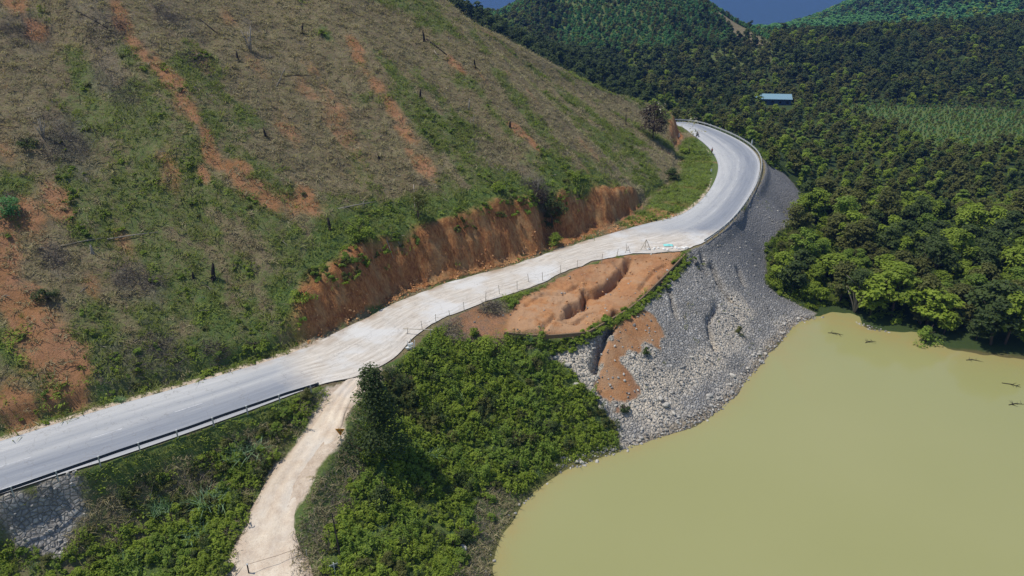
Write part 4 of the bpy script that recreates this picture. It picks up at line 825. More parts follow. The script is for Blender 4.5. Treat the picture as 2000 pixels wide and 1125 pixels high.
# ------------------------------------------------------------ single trees and shrubs
def ground_at(px, py): return hit(px, py)
SL = [
 # name, label, px, py(base), height m, radius, mat, shape, kw
 ('leafy_tree', 'tall dark leafy tree with an uneven crown beside the top of the dirt track', 738, 893, 12.8, 3.7, 'dark', 'cone', dict(lobes=46, per=120, size=.18, base=.05, gap=1.0)),
 ('leafy_tree', 'brownish tree with whitish blossom at the tip of the spur by the road bend', 1275, 272, 10, 5.0, 'rust', 'round', dict(lobes=26, per=90, size=.26, base=.2)),
 ('leafy_tree', 'small leafy tree with a bare dark trunk standing on the brink of the orange cut', 818, 432, 5.2, 2.0, 'olive', 'round', dict(lobes=13, per=60, size=.17, base=.38)),
 ('leafy_tree', 'dark leafy tree covering the left part of the teal-roofed shed', 1482, 212, 8.5, 2.8, 'mid', 'round', dict(lobes=14, per=70, size=.4, base=.2)),
 ('leafy_tree', 'yellow-green leafy tree leaning over the wood edge above the round grassy patch', 1560, 520, 8.5, 3.0, 'bright', 'round', dict(lobes=18, per=85, size=.25, base=.3)),
 ('leafy_tree', 'yellow-green leafy tree in the middle of the wood at the right edge', 1800, 480, 8, 2.8, 'bright', 'round', dict(lobes=18, per=85, size=.27, base=.3)),
 ('shrub', 'reddish-brown half-dead bush above the notch in the orange cut', 1050, 400, 3.2, 2.6, 'rust', 'round', dict(lobes=14, per=60, size=.15, base=.05)),
 ('shrub', 'blackish-green bush filling the middle of the notch in the orange cut', 1078, 452, 3.6, 2.1, 'dark', 'round', dict(lobes=13, per=75, size=.15, base=.03)),
 ('shrub', 'dark bush at the head of the notch below the half-dead bush', 1066, 418, 3.0, 2.2, 'dark', 'flat', dict(lobes=13, per=75, size=.15, base=.03)),
 ('shrub', 'bright green bush on the cut brink right of the notch', 1128, 352, 2.6, 2.4, 'mid', 'flat', dict(lobes=14, per=70, size=.16, base=.05)),
 ('shrub', 'green bush at the foot of the dark notch in the orange cut', 1085, 482, 3.0, 1.9, 'mid', 'cone', dict(lobes=12, per=70, size=.15, base=.03)),
 ('shrub', 'dark bush hanging in the upper part of the notch in the cut', 1092, 425, 3.0, 1.8, 'dark', 'round', dict(lobes=12, per=70, size=.15, base=.03)),
 ('shrub', 'long green bush on the cut brink left of the notch', 965, 372, 2.0, 2.2, 'mid', 'flat', dict(lobes=12, per=70, size=.15, base=.03)),
 ('shrub', 'dark round bush at the foot of the spur by the grass verge', 1312, 352, 3.2, 2.3, 'dark', 'round', dict(lobes=13, per=70, size=.2, base=.05)),
 ('shrub', 'low green bush on the inside of the bend below the blossoming tree', 1345, 300, 2.2, 2.4, 'mid', 'flat', dict(lobes=13, per=70, size=.2, base=.03)),
 ('shrub', 'dark round bush beside the outer guardrail at the far end of the bend', 1412, 246, 3.6, 2.8, 'dark', 'round', dict(lobes=16, per=70, size=.26, base=.05)),
 ('shrub', 'fresh yellow-green bush overhanging the water at the wood edge', 1805, 672, 3.6, 2.2, 'bright', 'cone', dict(lobes=12, per=50, size=.24, base=.03)),
 ('leafy_tree', 'large yellow-green leafy tree rising above the wood next to the stone-faced slope', 1640, 470, 11, 3.7, 'bright', 'round', dict(lobes=22, per=90, size=.27, base=.35)),
 ('leafy_tree', 'big dark tree with bare grey stems at the left corner of the pond', 1668, 612, 9.5, 3.9, 'dark', 'round', dict(lobes=20, per=85, size=.24, base=.4, r0=.2)),
 ('shrub', 'bright green shrub in the grass between stone-faced slope and wood', 1512, 530, 1.8, 1.9, 'bright', 'flat', dict(lobes=10, per=60, size=.15, base=.03)),
 ('shrub', 'round green shrub left of the stone-faced slope below the slip', 950, 690, 2.6, 2.4, 'mid', 'round', dict(lobes=16, per=90, size=.15, base=.03)),
 ('shrub', 'dark shrub below the warning sign beside the tall tree', 745, 985, 2.8, 1.7, 'dark', 'cone', dict(lobes=14, per=80, size=.15, base=.03)),
 ('shrub', 'dark green clump alone on the rubble near the lower end of the orange flow', 1261, 697, 1.5, .8, 'dark', 'cone', dict(lobes=8, per=50, size=.11, base=.03)),
 ('shrub', 'pale grassy bush on the stone-faced slope near the pond', 1442, 652, 1.6, .9, 'olive', 'cone', dict(lobes=8, per=50, size=.10, base=.03)),
 ('shrub', 'low green bush between the rubble and the pond at the edge of the undergrowth', 1217, 806, 1.0, .9, 'dark', 'flat', dict(lobes=8, per=50, size=.11, base=.03)),
 ('shrub', 'bluish dark bush on the hillside at the left picture edge', 15, 425, 3.0, 2.4, 'teal', 'round', dict(lobes=12, per=70, size=.16, base=.03)),
 ('shrub', 'dark low bush on bare hillside left of the burnt brush', 55, 290, 1.6, 1.7, 'dark', 'flat', dict(lobes=10, per=60, size=.14, base=.03)),
 ('shrub', 'dark bush above the bare soil streak at the lower left', 92, 590, 2.2, 1.6, 'dark', 'round', dict(lobes=10, per=60, size=.14, base=.03)),
 ('shrub', 'small vivid green bush alone high on the hillside', 629, 72, 1.3, 1.0, 'mid', 'round', dict(lobes=7, per=50, size=.14, base=.03)),
 ('shrub', 'low green bush at the brink left of the orange cut', 700, 458, 1.8, 2.2, 'mid', 'flat', dict(lobes=12, per=70, size=.14, base=.03)),
 ('shrub', 'green bush at the lower left end of the orange cut', 592, 590, 1.8, 1.9, 'mid', 'flat', dict(lobes=12, per=70, size=.14, base=.03)),
 ('shrub', 'green bush at the road verge below the brush heap', 500, 690, 1.4, 1.7, 'mid', 'flat', dict(lobes=10, per=70, size=.14, base=.03)),
]
for i, (nm, lb, px_, py_, h_, rx_, mt_, shp, kw) in enumerate(SL):
    loc = hit(px_, py_); o = tree_obj(nm, tree_src('s', 300 + i, h_, rx_, M_leaf[mt_], shape=shp, bark=M_barkp if 'stems' in lb else M_bark, **kw), loc - np.array([0, 0, .1]), rr.uniform(0, 6), 1, 'crown' if nm == 'leafy_tree' else 'foliage', 'trunk' if nm == 'leafy_tree' else 'stem'); tag(o, lb, 'tree' if nm == 'leafy_tree' else 'shrub')
    if 'blossom' in lb:
        V, Fc = crown(777, 4.4, 4.0, 5.2, 9, 8, .34, 'round'); link('blossom', mesh('blossom', V, Fc), o, [M_leaf['pale']])
    if 'grey stems' in lb:
        s_ = MB()
        for q in range(9):
            a_ = rr.uniform(0, 6.28); s_.tube([(0, 0, -.3), (math.cos(a_) * .8, math.sin(a_) * .8, 2.2), (math.cos(a_) * 2.4, math.sin(a_) * 2.4, 5.0)], [.11, .08, .03], 5)
        s_.build('branch', M_barkp, o, True)
# countable shrubs rising out of the undergrowth on the bank
bsh = [tree_src('b', 400 + i, 2.3, 1.5, M_leaf[['mid', 'bright', 'mid', 'dark', 'olive'][i]], lobes=12, per=85, size=.13, base=.03, shape='round') for i in range(5)]
def bank_shrubs(n, poly, lab, grp, s0, s1, seed):
    q = random.Random(seed); pl = [hit(a, b)[:2] for a, b in poly]; xs_ = [p[0] for p in pl]; ys_ = [p[1] for p in pl]; k = 0; used = []
    for _ in range(6000):
        if k >= n: break
        x_, y_ = q.uniform(min(xs_), max(xs_)), q.uniform(min(ys_), max(ys_))
        if not inpoly(np.array([x_]), np.array([y_]), pl)[0] or any(math.hypot(x_ - a, y_ - b) < 1.5 for a, b in used): continue
        used.append((x_, y_)); z_ = float(hf(np.array([x_]), np.array([y_]))[0]); sc = q.uniform(s0, s1); nn = float(fbm(x_ / 5, y_ / 5, 3, 44))
        v = 1 if nn > .1 else 3 if nn < -.12 else q.choice([0, 2, 4])
        o = tree_obj('shrub', bsh[v], (x_, y_, z_ - .1), q.uniform(0, 6.28), (sc * q.uniform(.9, 1.3), sc * q.uniform(.9, 1.3), sc * q.uniform(.8, 1.1)), 'foliage', 'stem')
        tag(o, lab, 'shrub', grp); k += 1
bank_shrubs(95, [(700, 880), (760, 760), (830, 690), (930, 650), (985, 690), (1060, 710), (1140, 775), (1190, 840), (1080, 900), (1000, 980), (940, 1060), (880, 1120), (680, 1120), (660, 900)], 'leafy green shrub in the thicket between dirt track and pond', 'shrubs of the bank thicket', .4, .85, 5)
bank_shrubs(45, [(610, 770), (560, 850), (500, 920), (440, 1010), (390, 1110), (250, 1110), (60, 1110), (200, 1060), (330, 1000), (400, 900), (500, 850)], 'low green shrub on the bank between dirt track and left guardrail', 'shrubs left of the dirt track', .3, .7, 6)
# tall reed-like grass clumps
def reedclump(sd):
    q = random.Random(sd); m = MB()
    for k in range(q.randint(4, 6)):
        t = tuft(sd * 10 + k, q.randint(30, 48), q.uniform(1.3, 2.5), .06, .35, q.uniform(.7, 1.3), 4); ox, oy = q.gauss(0, .7), q.gauss(0, .7); m.add([(a + ox, b + oy, c) for a, b, c in t.v], t.f)
    return m.mesh('blades')
reed = [reedclump(500 + i) for i in range(8)]
for me in reed: me.materials.append(M_leaf['reed'])
for i, (px_, py_, sc, lb) in enumerate([(405, 985, 1.15, 'large bluish-green clump of arching cane grass, right one of the pair left of the track'), (322, 1000, .85, 'yellowish clump of arching cane grass, left one of the pair left of the track'), (480, 895, 1.0, 'clump of cane grass nearest below the end of the left guardrail'),
        (380, 1045, .8, 'low clump of cane grass just below the bluish-green one'), (830, 890, .75, 'pale clump of cane grass beside the tall dark tree'), (255, 1100, .7, 'clump of cane grass at the lower left picture edge'), (232, 785, .42, 'whitish drooping leaf clump on the verge at the hill side of the road'), (1035, 665, .5, 'clump of long grass on the broken kerb')]):
    o = tag(link('grass_clump', reed[i]), lb, 'grass clump', 'cane grass clumps'); o.location = tuple(map(float, hit(px_, py_))); o.scale = (sc,) * 3; o.rotation_euler = (0, 0, i * 1.3)
# ------------------------------------------------------------ stumps, snags, logs, brush
def stump(loc, h, r0, mat, lab, name='tree_stump', seed=0, cat='stump'):
    q = random.Random(seed); m = MB(); lx_, ly_ = q.uniform(-.2, .2) * h, q.uniform(-.2, .2) * h
    m.tube([(0, 0, -.4), (lx_ * .3, ly_ * .3, h * .3), (lx_ * .7, ly_ * .7, h * .7), (lx_, ly_, h)], [r0 * 1.5, r0, r0 * .85, r0 * .55], 8)
    for k in range(4):
        a = q.uniform(0, 6.28); m.tube([(lx_, ly_, h * .9), (lx_ + math.cos(a) * r0 * .5, ly_ + math.sin(a) * r0 * .5, h * q.uniform(1.05, 1.25))], [r0 * .35, .01], 5)
        m.tube([(math.cos(a) * r0 * .6, math.sin(a) * r0 * .6, .15), (math.cos(a) * r0 * 3, math.sin(a) * r0 * 3, -.25)], [r0 * .5, r0 * .15], 5)
    o = tag(m.build(name, mat, None, True), lab, cat); o.location = tuple(map(float, loc)); return o
for i, (px_, py_, h, r0, mt, lb) in enumerate([(416, 545, 2.2, .30, M_char, 'tall charred stump standing alone on the lower hillside'), (645, 448, 1.6, .24, M_char, 'charred stump in green weeds near the left brink of the cut'), (590, 66, 1.5, .2, M_char, 'small dark stump high on the hillside near the vivid green bush'),
        (829, 82, 2.0, .22, M_char, 'dark stump at the upper end of the fallen log'), (928, 132, 1.6, .2, M_char, 'dark stump near the ridge line right of the fallen log'), (821, 192, 1.4, .2, M_char, 'dark stump in mid hillside below the fallen log'), (915, 215, 1.9, .14, M_barkp, 'thin grey stump post on the open right part of the hillside'),
        (519, 268, 1.3, .2, M_char, 'black stump on the upper middle hillside'), (465, 120, 1.4, .2, M_char, 'black stump left of the pale snags'), (1222, 243, 2.2, .15, M_char, 'dark thin stump on the ridge near the blossoming tree'), (996, 250, 1.2, .2, M_char, 'dark stump beside the orange soil patch on the right slope'), (182, 500, 1.2, .2, M_barkp, 'pale stump right of the grey brush on the lower left hillside'), (378, 545, .9, .18, M_char, 'low dark stump left of the tall charred stump'), (740, 310, 1.0, .16, M_char, 'low dark stump in the middle of the hillside')]):
    stump(hit(px_, py_), h, r0, mt, lb, seed=i)
def snag(loc, stems, lab, mat, seed):
    q = random.Random(seed); o = empty('dead_tree', loc); tag(o, lab, 'dead tree')
    for (a, l, L, r0) in stems:
        m = MB(); m.tube([(0, 0, -.3), (math.cos(a) * l * .5, math.sin(a) * l * .5, L * .55), (math.cos(a) * l, math.sin(a) * l, L)], [r0, r0 * .75, r0 * .25], 7)
        for k in range(3):
            t = q.uniform(.4, .9); b = q.uniform(0, 6.28); p = Vector((math.cos(a) * l * t, math.sin(a) * l * t, L * t)); m.tube([p, p + Vector((math.cos(b) * .7, math.sin(b) * .7, .5))], [r0 * .4, .015], 5)
        m.build('stem', mat, o, True)
snag(hit(490, 105), [(.3, .6, 4.6, .22), (2.0, .9, 3.6, .16), (3.6, 1.2, 4.0, .15), (5.2, 1.1, 2.2, .14)], 'group of tall pale splintered dead stems high on the hillside', M_barkp, 1)
snag(hit(85, 270), [(1.4, .3, 3.0, .11), (2.4, .5, 2.8, .1), (.2, .8, 2.4, .1), (4.2, .9, 2.0, .1)], 'dead tree of thin bluish-grey stems in the burnt brush at the left', M_barkp, 2)
snag(hit(545, 165), [(.7, 1.6, 2.6, .09)], 'single pale leaning stick on the upper hillside', M_barkp, 3)
snag(hit(925, 250), [(1.5, .2, 2.6, .08), (3.1, .8, 1.2, .06)], 'thin leaning dead sapling on the right part of the hillside', M_barkp, 4)
snag(hit(1050, 385), [(1.5, .4, 3.0, .09), (3.5, 1.1, 2.6, .07), (5, .9, 2.8, .07)], 'bare grey dead stems above the notch of the cut', M_barkp, 5)
def logo(p, q_, r0, mat, lab):
    a, b = hit(*p), hit(*q_); m = MB(); e = b - a; mid = e / 2 + np.array([0, 0, .15]); m.tube([(0, 0, r0 * .6), tuple(mid + [0, 0, 0]), tuple(e + np.array([0, 0, r0 * .6]))], [r0, r0 * .85, r0 * .5], 7)
    o = tag(m.build('fallen_log', mat, None, True), lab, 'log'); o.location = tuple(map(float, a))
logo((833, 78), (872, 108), .22, M_char, 'dark fallen log lying down the upper hillside'); logo((848, 100), (856, 112), .12, M_barkp, 'short grey log just below the dark fallen log')
logo((210, 473), (312, 458), .10, M_barkp, 'long pale log lying across the lower left hillside'); logo((120, 488), (205, 470), .09, M_barkp, 'pale log lying left of the long one')
logo((540, 170), (556, 140), .08, M_barkp, 'pale pole lying near the leaning stick'); logo((555, 150), (610, 148), .07, M_char, 'thin dark pole lying across the upper hillside'); logo((650, 415), (735, 398), .12, M_barkp, 'pale log lying above the left brink of the cut')
logo((390, 40), (430, 72), .13, M_char, 'dark pole at the upper left among grey brush'); logo((150, 25), (215, 62), .14, M_char, 'dark log in the grey brush at the upper left'); logo((770, 209), (850, 203), .06, M_barkp, 'thin pale pole lying across the middle of the hillside')
logo((808, 365), (812, 430), .08, M_barkp, 'dead branch hanging beside the small tree on the brink')
logo((755, 470), (768, 510), .07, M_barkp, 'pale root hanging over the left part of the cut'); logo((773, 466), (790, 500), .05, M_barkp, 'thinner pale root hanging over the left part of the cut')
def brush(loc, rad, n, mat, lab, seed, L=1.6):
    q = random.Random(seed); m = MB()
    for k in range(n):
        a, b = q.uniform(0, 6.28), q.uniform(0, 6.28); d = rad * math.sqrt(q.random()); x_, y_ = math.cos(a) * d, math.sin(a) * d; l = L * q.uniform(.3, 1)
        zz = float(hf(np.array([loc[0] + x_]), np.array([loc[1] + y_]))[0]) - loc[2] + q.uniform(0, .35); m.tube([(x_, y_, zz), (x_ + math.cos(b) * l, y_ + math.sin(b) * l, zz + l * q.uniform(-.1, .7))], [.035, .012], 4, cap=False)
    o = tag(m.build('brush_heap', mat), lab, 'brush heap', 'heaps of cut brush on the hillside'); o.location = tuple(map(float, loc))
for i, (px_, py_, rd, n, mt, lb) in enumerate([(120, 295, 3.2, 260, M_leaf['twig'], 'large dark brush heap around the bluish dead stems'), (210, 60, 3.6, 240, M_leaf['twig'], 'grey brush heap at the upper left of the hillside'), (40, 75, 3.0, 160, M_leaf['twig'], 'grey brush heap at the upper left corner'), (305, 705, 3.4, 260, M_leaf['twig'], 'wide grey brush heap at the foot of the hill above the road'),
        (108, 505, 2.0, 150, M_leaf['twig'], 'brush heap left of the pale logs'), (262, 560, 2.4, 170, M_leaf['twig'], 'brush heap in the middle of the lower hillside'), (385, 120, 2.6, 150, M_leaf['twig'], 'brush heap left of the pale snags'), (330, 35, 2.8, 150, M_leaf['twig'], 'brush heap at the top near the picture edge'), (1040, 372, 2.0, 150, M_leaf['twig'], 'heap of dead branches above the notch of the cut'),
        (960, 610, 1.8, 120, M_leaf['twig'], 'dead brush at the left end of the slipped ground'), (420, 690, 1.6, 110, M_leaf['twig'], 'small brush heap by the verge left of the cut'), (240, 180, 2.4, 140, M_leaf['twig'], 'brush heap below the upper left heaps')]):
    brush(hit(px_, py_), rd, n, mt, lb, 600 + i)
# ------------------------------------------------------------ boulders at the water's edge
M_rock = NT('boulder'); oi = M_rock.n.new('ShaderNodeObjectInfo'); nn_ = M_rock.noise(4, 5, .7); M_rock.col(M_rock.mix(nn_, M_rock.mix(oi.outputs['Random'], (.14, .13, .12), (.32, .29, .24)), (.55, .52, .46))); M_rock.bump(nn_, .6, .1); M_rock = M_rock.mat
bl = []
for i in range(5):
    mb = MB(); mb.blob((0, 0, .12), (.48, .38, .30), 0, 80 + i, 2, .14); me = mb.mesh('boulder'); me.materials.append(M_rock); bl.append(me)
q = random.Random(12); shd = dens(SH, 30); shd = shd[(shd[:, 1] > 80) & (shd[:, 1] < 124) & (shd[:, 0] < 60)]
for i in range(60):
    p = shd[q.randrange(len(shd))]; x_, y_ = p[0] + q.gauss(-.7, .6), p[1] + q.gauss(.3, .6); z_ = float(hf(np.array([x_]), np.array([y_]))[0])
    o = bpy.data.objects.new('boulder', bl[i % 5]); C.objects.link(o); o.location = (x_, y_, max(z_, WZ - .1)); s_ = q.uniform(.3, .9); o.scale = (s_, s_ * q.uniform(.7, 1.1), s_); o.rotation_euler = (q.uniform(-.3, .3), q.uniform(-.3, .3), q.uniform(0, 6))
    tag(o, 'pale grey boulder in the row along the water line', 'boulder', 'boulders along the water line')
for px_, py_, s_ in [(1300, 795, 2.0), (1290, 780, 1.6), (1125, 755, 1.5), (1085, 700, 1.4), (1108, 720, 1.6), (1235, 700, 1.3), (1350, 700, 1.2), (1175, 800, 1.5), (905, 1075, 1.6), (1385, 775, 1.8), (1430, 735, 1.6)]:
    o = bpy.data.objects.new('boulder', bl[q.randrange(5)]); C.objects.link(o); o.location = tuple(map(float, hit(px_, py_))); o.scale = (s_ * .8, s_ * .6, s_ * .6); o.rotation_euler = (.2, .1, q.uniform(0, 6)); tag(o, 'pale boulder lying loose on the rubble below the slip', 'boulder', 'boulders on the rubble slope')
# ------------------------------------------------------------ driftwood
for i, (px_, py_, L, lb) in enumerate([(1975, 752, 2.6, 'dark forked branch floating near the right picture edge'), (1632, 652, 2.6, 'dark branch floating by the left corner of the pond'), (1900, 704, 2.2, 'thin branch floating in front of the wood at the right'), (1985, 790, 2.5, 'lower of the two branches floating at the right picture edge'), (1700, 668, 2.2, 'small branch floating right of the pond corner')]):
    m = MB(); q9 = random.Random(i); m.tube([(-L / 2, 0, 0), (0, .2, .06), (L / 2, -.1, .02)], [.07, .06, .02], 6)
    for k in range(5): x_ = q9.uniform(-L / 3, L / 3); m.tube([(x_, 0, .03), (x_ + q9.uniform(-.3, .9), q9.choice([-1, 1]) * q9.uniform(.4, 1.1), q9.uniform(0, .3))], [.04, .01], 5)
    o = tag(m.build('floating_branch', M_char, None, True), lb, 'branch'); o.location = tuple(map(float, P(px_, py_, WZ + .03))); o.rotation_euler = (0, 0, -.5 + .2 * i)
# ------------------------------------------------------------ guardrails
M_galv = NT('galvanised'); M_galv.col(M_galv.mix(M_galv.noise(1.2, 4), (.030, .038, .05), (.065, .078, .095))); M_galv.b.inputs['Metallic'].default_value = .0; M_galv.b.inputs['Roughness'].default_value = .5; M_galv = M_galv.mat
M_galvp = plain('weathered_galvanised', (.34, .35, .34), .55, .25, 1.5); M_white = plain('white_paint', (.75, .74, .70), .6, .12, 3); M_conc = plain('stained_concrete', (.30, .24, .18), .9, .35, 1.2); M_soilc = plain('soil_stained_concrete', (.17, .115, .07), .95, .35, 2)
def wbeam(pts, m, z0, side=1, hgt=.36, dep=.085):
    prof = [(-.5, 0), (-.42, 1), (-.18, 1), (-.06, 0), (.06, 0), (.18, 1), (.42, 1), (.5, 0)]; V = []; n = len(pts); k = len(prof)
    for i, p in enumerate(pts):
        d = pts[min(i + 1, n - 1)] - pts[max(i - 1, 0)]; d = d / np.hypot(d[0], d[1]); nx_, ny_ = -d[1] * side, d[0] * side
        for thick in (0, .012):
            for (h, o_) in prof: V.append((p[0] + nx_ * (o_ * dep + thick), p[1] + ny_ * (o_ * dep + thick), p[2] + z0 + h * hgt))
    Fc = []
    for i in range(n - 1):
        for t in (0, 1):
            for j in range(k - 1):
                a_ = i * 2 * k + t * k + j; b_ = a_ + 2 * k; Fc.append((a_, a_ + 1, b_ + 1, b_) if t else (a_, b_, b_ + 1, a_ + 1))
        for j in (0, k - 1):
            a_ = i * 2 * k + j; b_ = a_ + 2 * k; Fc.append((a_, b_, b_ + k, a_ + k))
    m.add(V, Fc)
def guardrail(pl, lab, spacing, mat, side, z0=.62, ref=True, end=True, endstart=False):
    pl = np.array(pl); org = pl[0].copy(); seg = np.r_[0, np.cumsum(np.hypot(*np.diff(pl[:, :2], axis=0).T))]; L = seg[-1]
    at = lambda s: np.array([np.interp(s, seg, pl[:, k]) for k in range(3)])
    o = empty('guardrail', org); tag(o, lab, 'guardrail')
    m = MB(); wbeam([at(s) - org for s in np.linspace(0, L, int(L / 1.0) + 2)], m, z0, side); m.build('rail', mat, o)
    s = L - 1.0; first = True
    while s > .3:
        p = at(s) - org; d = at(min(s + .5, L)) - at(max(s - .5, 0)); a_ = math.atan2(d[1], d[0]); m = MB(); nx_, ny_ = math.sin(a_) * side, -math.cos(a_) * side
        m.box((p[0] + nx_ * .12, p[1] + ny_ * .12, p[2] + .28), (.14, .12, 1.3), a_); m.box((p[0] + nx_ * .03, p[1] + ny_ * .03, p[2] + z0), (.12, .08, .26), a_)
        b_ = m.build('post', M_galvp if ref else mat, o)
        if ref: m2 = MB(); m2.box((p[0] + nx_ * .04, p[1] + ny_ * .04, p[2] + z0 + .22), (.16, .1, .13), a_); m2.build('reflector', M_white, b_)
        s -= spacing
    if end:
        for s in ([L] + ([0] if endstart else [])):
            p = at(s) - org; d = at(L) - at(L - .5); a_ = math.atan2(d[1], d[0]); m = MB(); m.tube([(p[0], p[1], p[2] + z0 - .18), (p[0], p[1], p[2] + z0 + .18)], .13, 10); m.build('end_terminal', mat, o)
    return o
px0 = [(77, 944), (160, 915), (236, 888), (308, 864), (376, 841), (441, 817), (503, 796), (560, 776), (622, 757)]
gl = [P(a, b + 2, 0) for a, b in px0]; e = gl[0] - gl[1]; gl = [gl[0] + e * k for k in (6, 3, 1)] + gl
for k in range(len(gl)): gl[k][2] = .05
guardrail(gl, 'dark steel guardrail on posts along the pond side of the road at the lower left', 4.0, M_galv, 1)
gr2 = []
for s in np.arange(s_at(1372, 455) - 2.5, s_at(1330, 240) + 22, 1.0):
    c_ = roadpt(s, 1.035); gr2.append(np.array([c_[0], c_[1], .05]))
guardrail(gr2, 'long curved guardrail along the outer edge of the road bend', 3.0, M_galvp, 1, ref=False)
# broken kerb beams left hanging by the slip
def kerb(ptsz, lab, w_=.26, h_=.16, mat=M_soilc):
    p = [P(*q_) for q_ in ptsz]; org = p[0].copy(); p = [a - org for a in catmull(p, 4)]; V = []; n = len(p)
    for i in range(n):
        d = p[min(i + 1, n - 1)] - p[max(i - 1, 0)]; d = d / np.hypot(d[0], d[1]); nx_, ny_ = -d[1], d[0]; w2 = w_ / 2 * (1 + .2 * math.sin(i * 2.1))
        for sx_, hz in ((-1, -.45), (1, -.45), (1, h_), (-1, h_)): V.append((p[i][0] + nx_ * w2 * sx_, p[i][1] + ny_ * w2 * sx_, p[i][2] + hz))
    Fc = [(4 * i + k, 4 * i + (k + 1) % 4, 4 * i + 4 + (k + 1) % 4, 4 * i + 4 + k) for i in range(n - 1) for k in range(4)] + [(3, 2, 1, 0), (4 * n - 4, 4 * n - 3, 4 * n - 2, 4 * n - 1)]
    m = MB(); m.add(V, Fc); o = m.build('broken_kerb', mat); o.location = tuple(map(float, org)); tag(o, lab, 'kerb'); return o
kerb([(985, 650, -1.6), (1060, 656, -1.8), (1142, 650, -1.9)], 'left broken piece of old concrete kerb below the slipped ground')
kerb([(1150, 648, -1.9), (1200, 620, -1.9), (1240, 594, -1.7), (1290, 547, -1.1), (1338, 497, -.35)], 'long curved piece of old concrete kerb at the lower edge of the slipped ground')
kerb([(988, 672, -2.9), (1050, 664, -2.6)], 'fallen kerb piece lying below the left broken kerb', .25, .25)
# ------------------------------------------------------------ stakes and tape along the drop
M_wood = plain('weathered_wood', (.42, .37, .29), .9, .3, 4)
stk = [(825, 643), (851, 628), (880, 622), (907, 607), (948, 588), (976, 575), (1010, 566), (1033, 551), (1060, 548), (1095, 535), (1127, 523), (1175, 512), (1205, 498), (1224, 490)]
ps = [P(a, b, .0) for a, b in stk]; o = empty('stake_fence', ps[0]); tag(o, 'line of thin wooden stakes and tape between road and slipped ground', 'fence'); q = random.Random(3); tops = []
for p in ps:
    v = p - ps[0]; lx_, ly_ = q.uniform(-.25, .2), q.uniform(-.2, .2); hh = q.uniform(1.2, 1.7); m = MB(); m.tube([(v[0], v[1], -.3), (v[0] + lx_, v[1] + ly_, hh)], [.05, .04], 6); m.build('stake', M_wood, o); tops.append((v, lx_, ly_, hh))
for fr in (.85, .5):
    m = MB()
    for (a_, b_) in zip(tops[:-1], tops[1:]):
        A_ = np.array([a_[0][0] + a_[1] * fr, a_[0][1] + a_[2] * fr, a_[3] * fr]); B_ = np.array([b_[0][0] + b_[1] * fr, b_[0][1] + b_[2] * fr, b_[3] * fr]); md = (A_ + B_) / 2 - [0, 0, .12]; m.tube([A_, md, B_], .012, 4)
    m.build('tape', M_wood, o)
# pole barrier at the west end of the drop
b0 = P(803, 684, -.2); o = empty('pole_barrier', b0); tag(o, 'makeshift pole barrier with whitish rags at the left end of the stake line', 'barrier')
e1 = P(846, 655, 0) - b0; e0 = P(792, 652, 0) - b0
m = MB(); m.tube([(e0[0] - .3, e0[1], 1.05), (e1[0], e1[1], 1.1)], .06, 6); m.build('crossbar', M_wood, o)
for k, (dx, dy, h, lx_) in enumerate([(e0[0] + .3, e0[1], 1.2, .05), (e1[0] - .3, e1[1], 1.2, -.1), (0, 0, 1.9, .0), (.35, -.2, 1.7, .25), (-.3, .1, 1.5, -.2)]):
    m = MB(); m.tube([(dx, dy, -.4), (dx + lx_, dy, h)], [.055, .045], 6); m.build('post', M_wood if k < 2 else M_white, o)
for k in range(4):
    m = MB(); m.blob((random.uniform(-.5, .2), random.uniform(-.3, 1.6), .1 + .3 * k % .9), (.34, .2, .28), 0, 900 + k, 1, .35); m.build('rag', M_white, o)
# A-frame trestle
b0 = P(1261, 489, 0); o = empty('trestle', b0); tag(o, 'pale wooden A-frame trestle standing at the upper end of the slip', 'trestle')
for sx_ in (-1, 1):
    m = MB(); m.tube([(sx_ * 1.0, 0, -.1), (0, .1, 2.1)], [.06, .05], 6); m.build('leg', M_wood, o)
m = MB(); m.tube([(0, 1.0, -.1), (0, .1, 2.1)], [.06, .05], 6); m.build('leg', M_wood, o); m = MB(); m.tube([(-.55, .0, .85), (.55, .0, .85)], .045, 6); m.build('crossbar', M_wood, o)
b0 = P(1226, 494, 0); o = empty('trestle', b0); tag(o, 'smaller wooden trestle left of the A-frame one', 'trestle')
for sx_ in (-1, 1): m = MB(); m.tube([(sx_ * .5, 0, -.1), (0, .05, 1.3)], [.05, .04], 6); m.build('leg', M_wood, o)
m = MB(); m.tube([(-.3, 0, .55), (.3, 0, .55)], .04, 6); m.build('crossbar', M_wood, o)
# turquoise tarp
M_tarp = plain('turquoise_tarp', (.22, .55, .52), .6, .2, 3); nx_ = 14; gx_, gy_ = np.meshgrid(np.linspace(-.9, .9, nx_), np.linspace(-.55, .55, 9)); gz_ = .12 + .55 * np.clip(fbm(gx_ * 2, gy_ * 2, 4, 99) + .35, 0, 1) * (1 - (gx_ / .95) ** 2) * (1 - (gy_ / .62) ** 2)
m = link('tarp', grid_mesh('tarp', gx_, gy_, gz_), None, [M_tarp]); m.location = tuple(map(float, P(1305, 480, 0))); md = m.modifiers.new('thick', 'SOLIDIFY'); md.thickness = .03; tag(m, 'crumpled turquoise tarp lying on the road at the upper end of the slip', 'tarp')
q = random.Random(21)
for k in range(13):
    p = P(1268 + k * 6.3 + q.uniform(-3, 3), 487 + q.uniform(-3, 2), 0); mb = MB(); mb.blob((0, 0, .15), (q.uniform(.22, .4), q.uniform(.18, .3), q.uniform(.15, .25)), 0, 950 + k, 1, .2); o = mb.build('white_stone', M_white); o.location = tuple(map(float, p)); tag(o, 'whitish stone in the row closing the upper end of the slip', 'stone', 'row of whitish stones on the road')
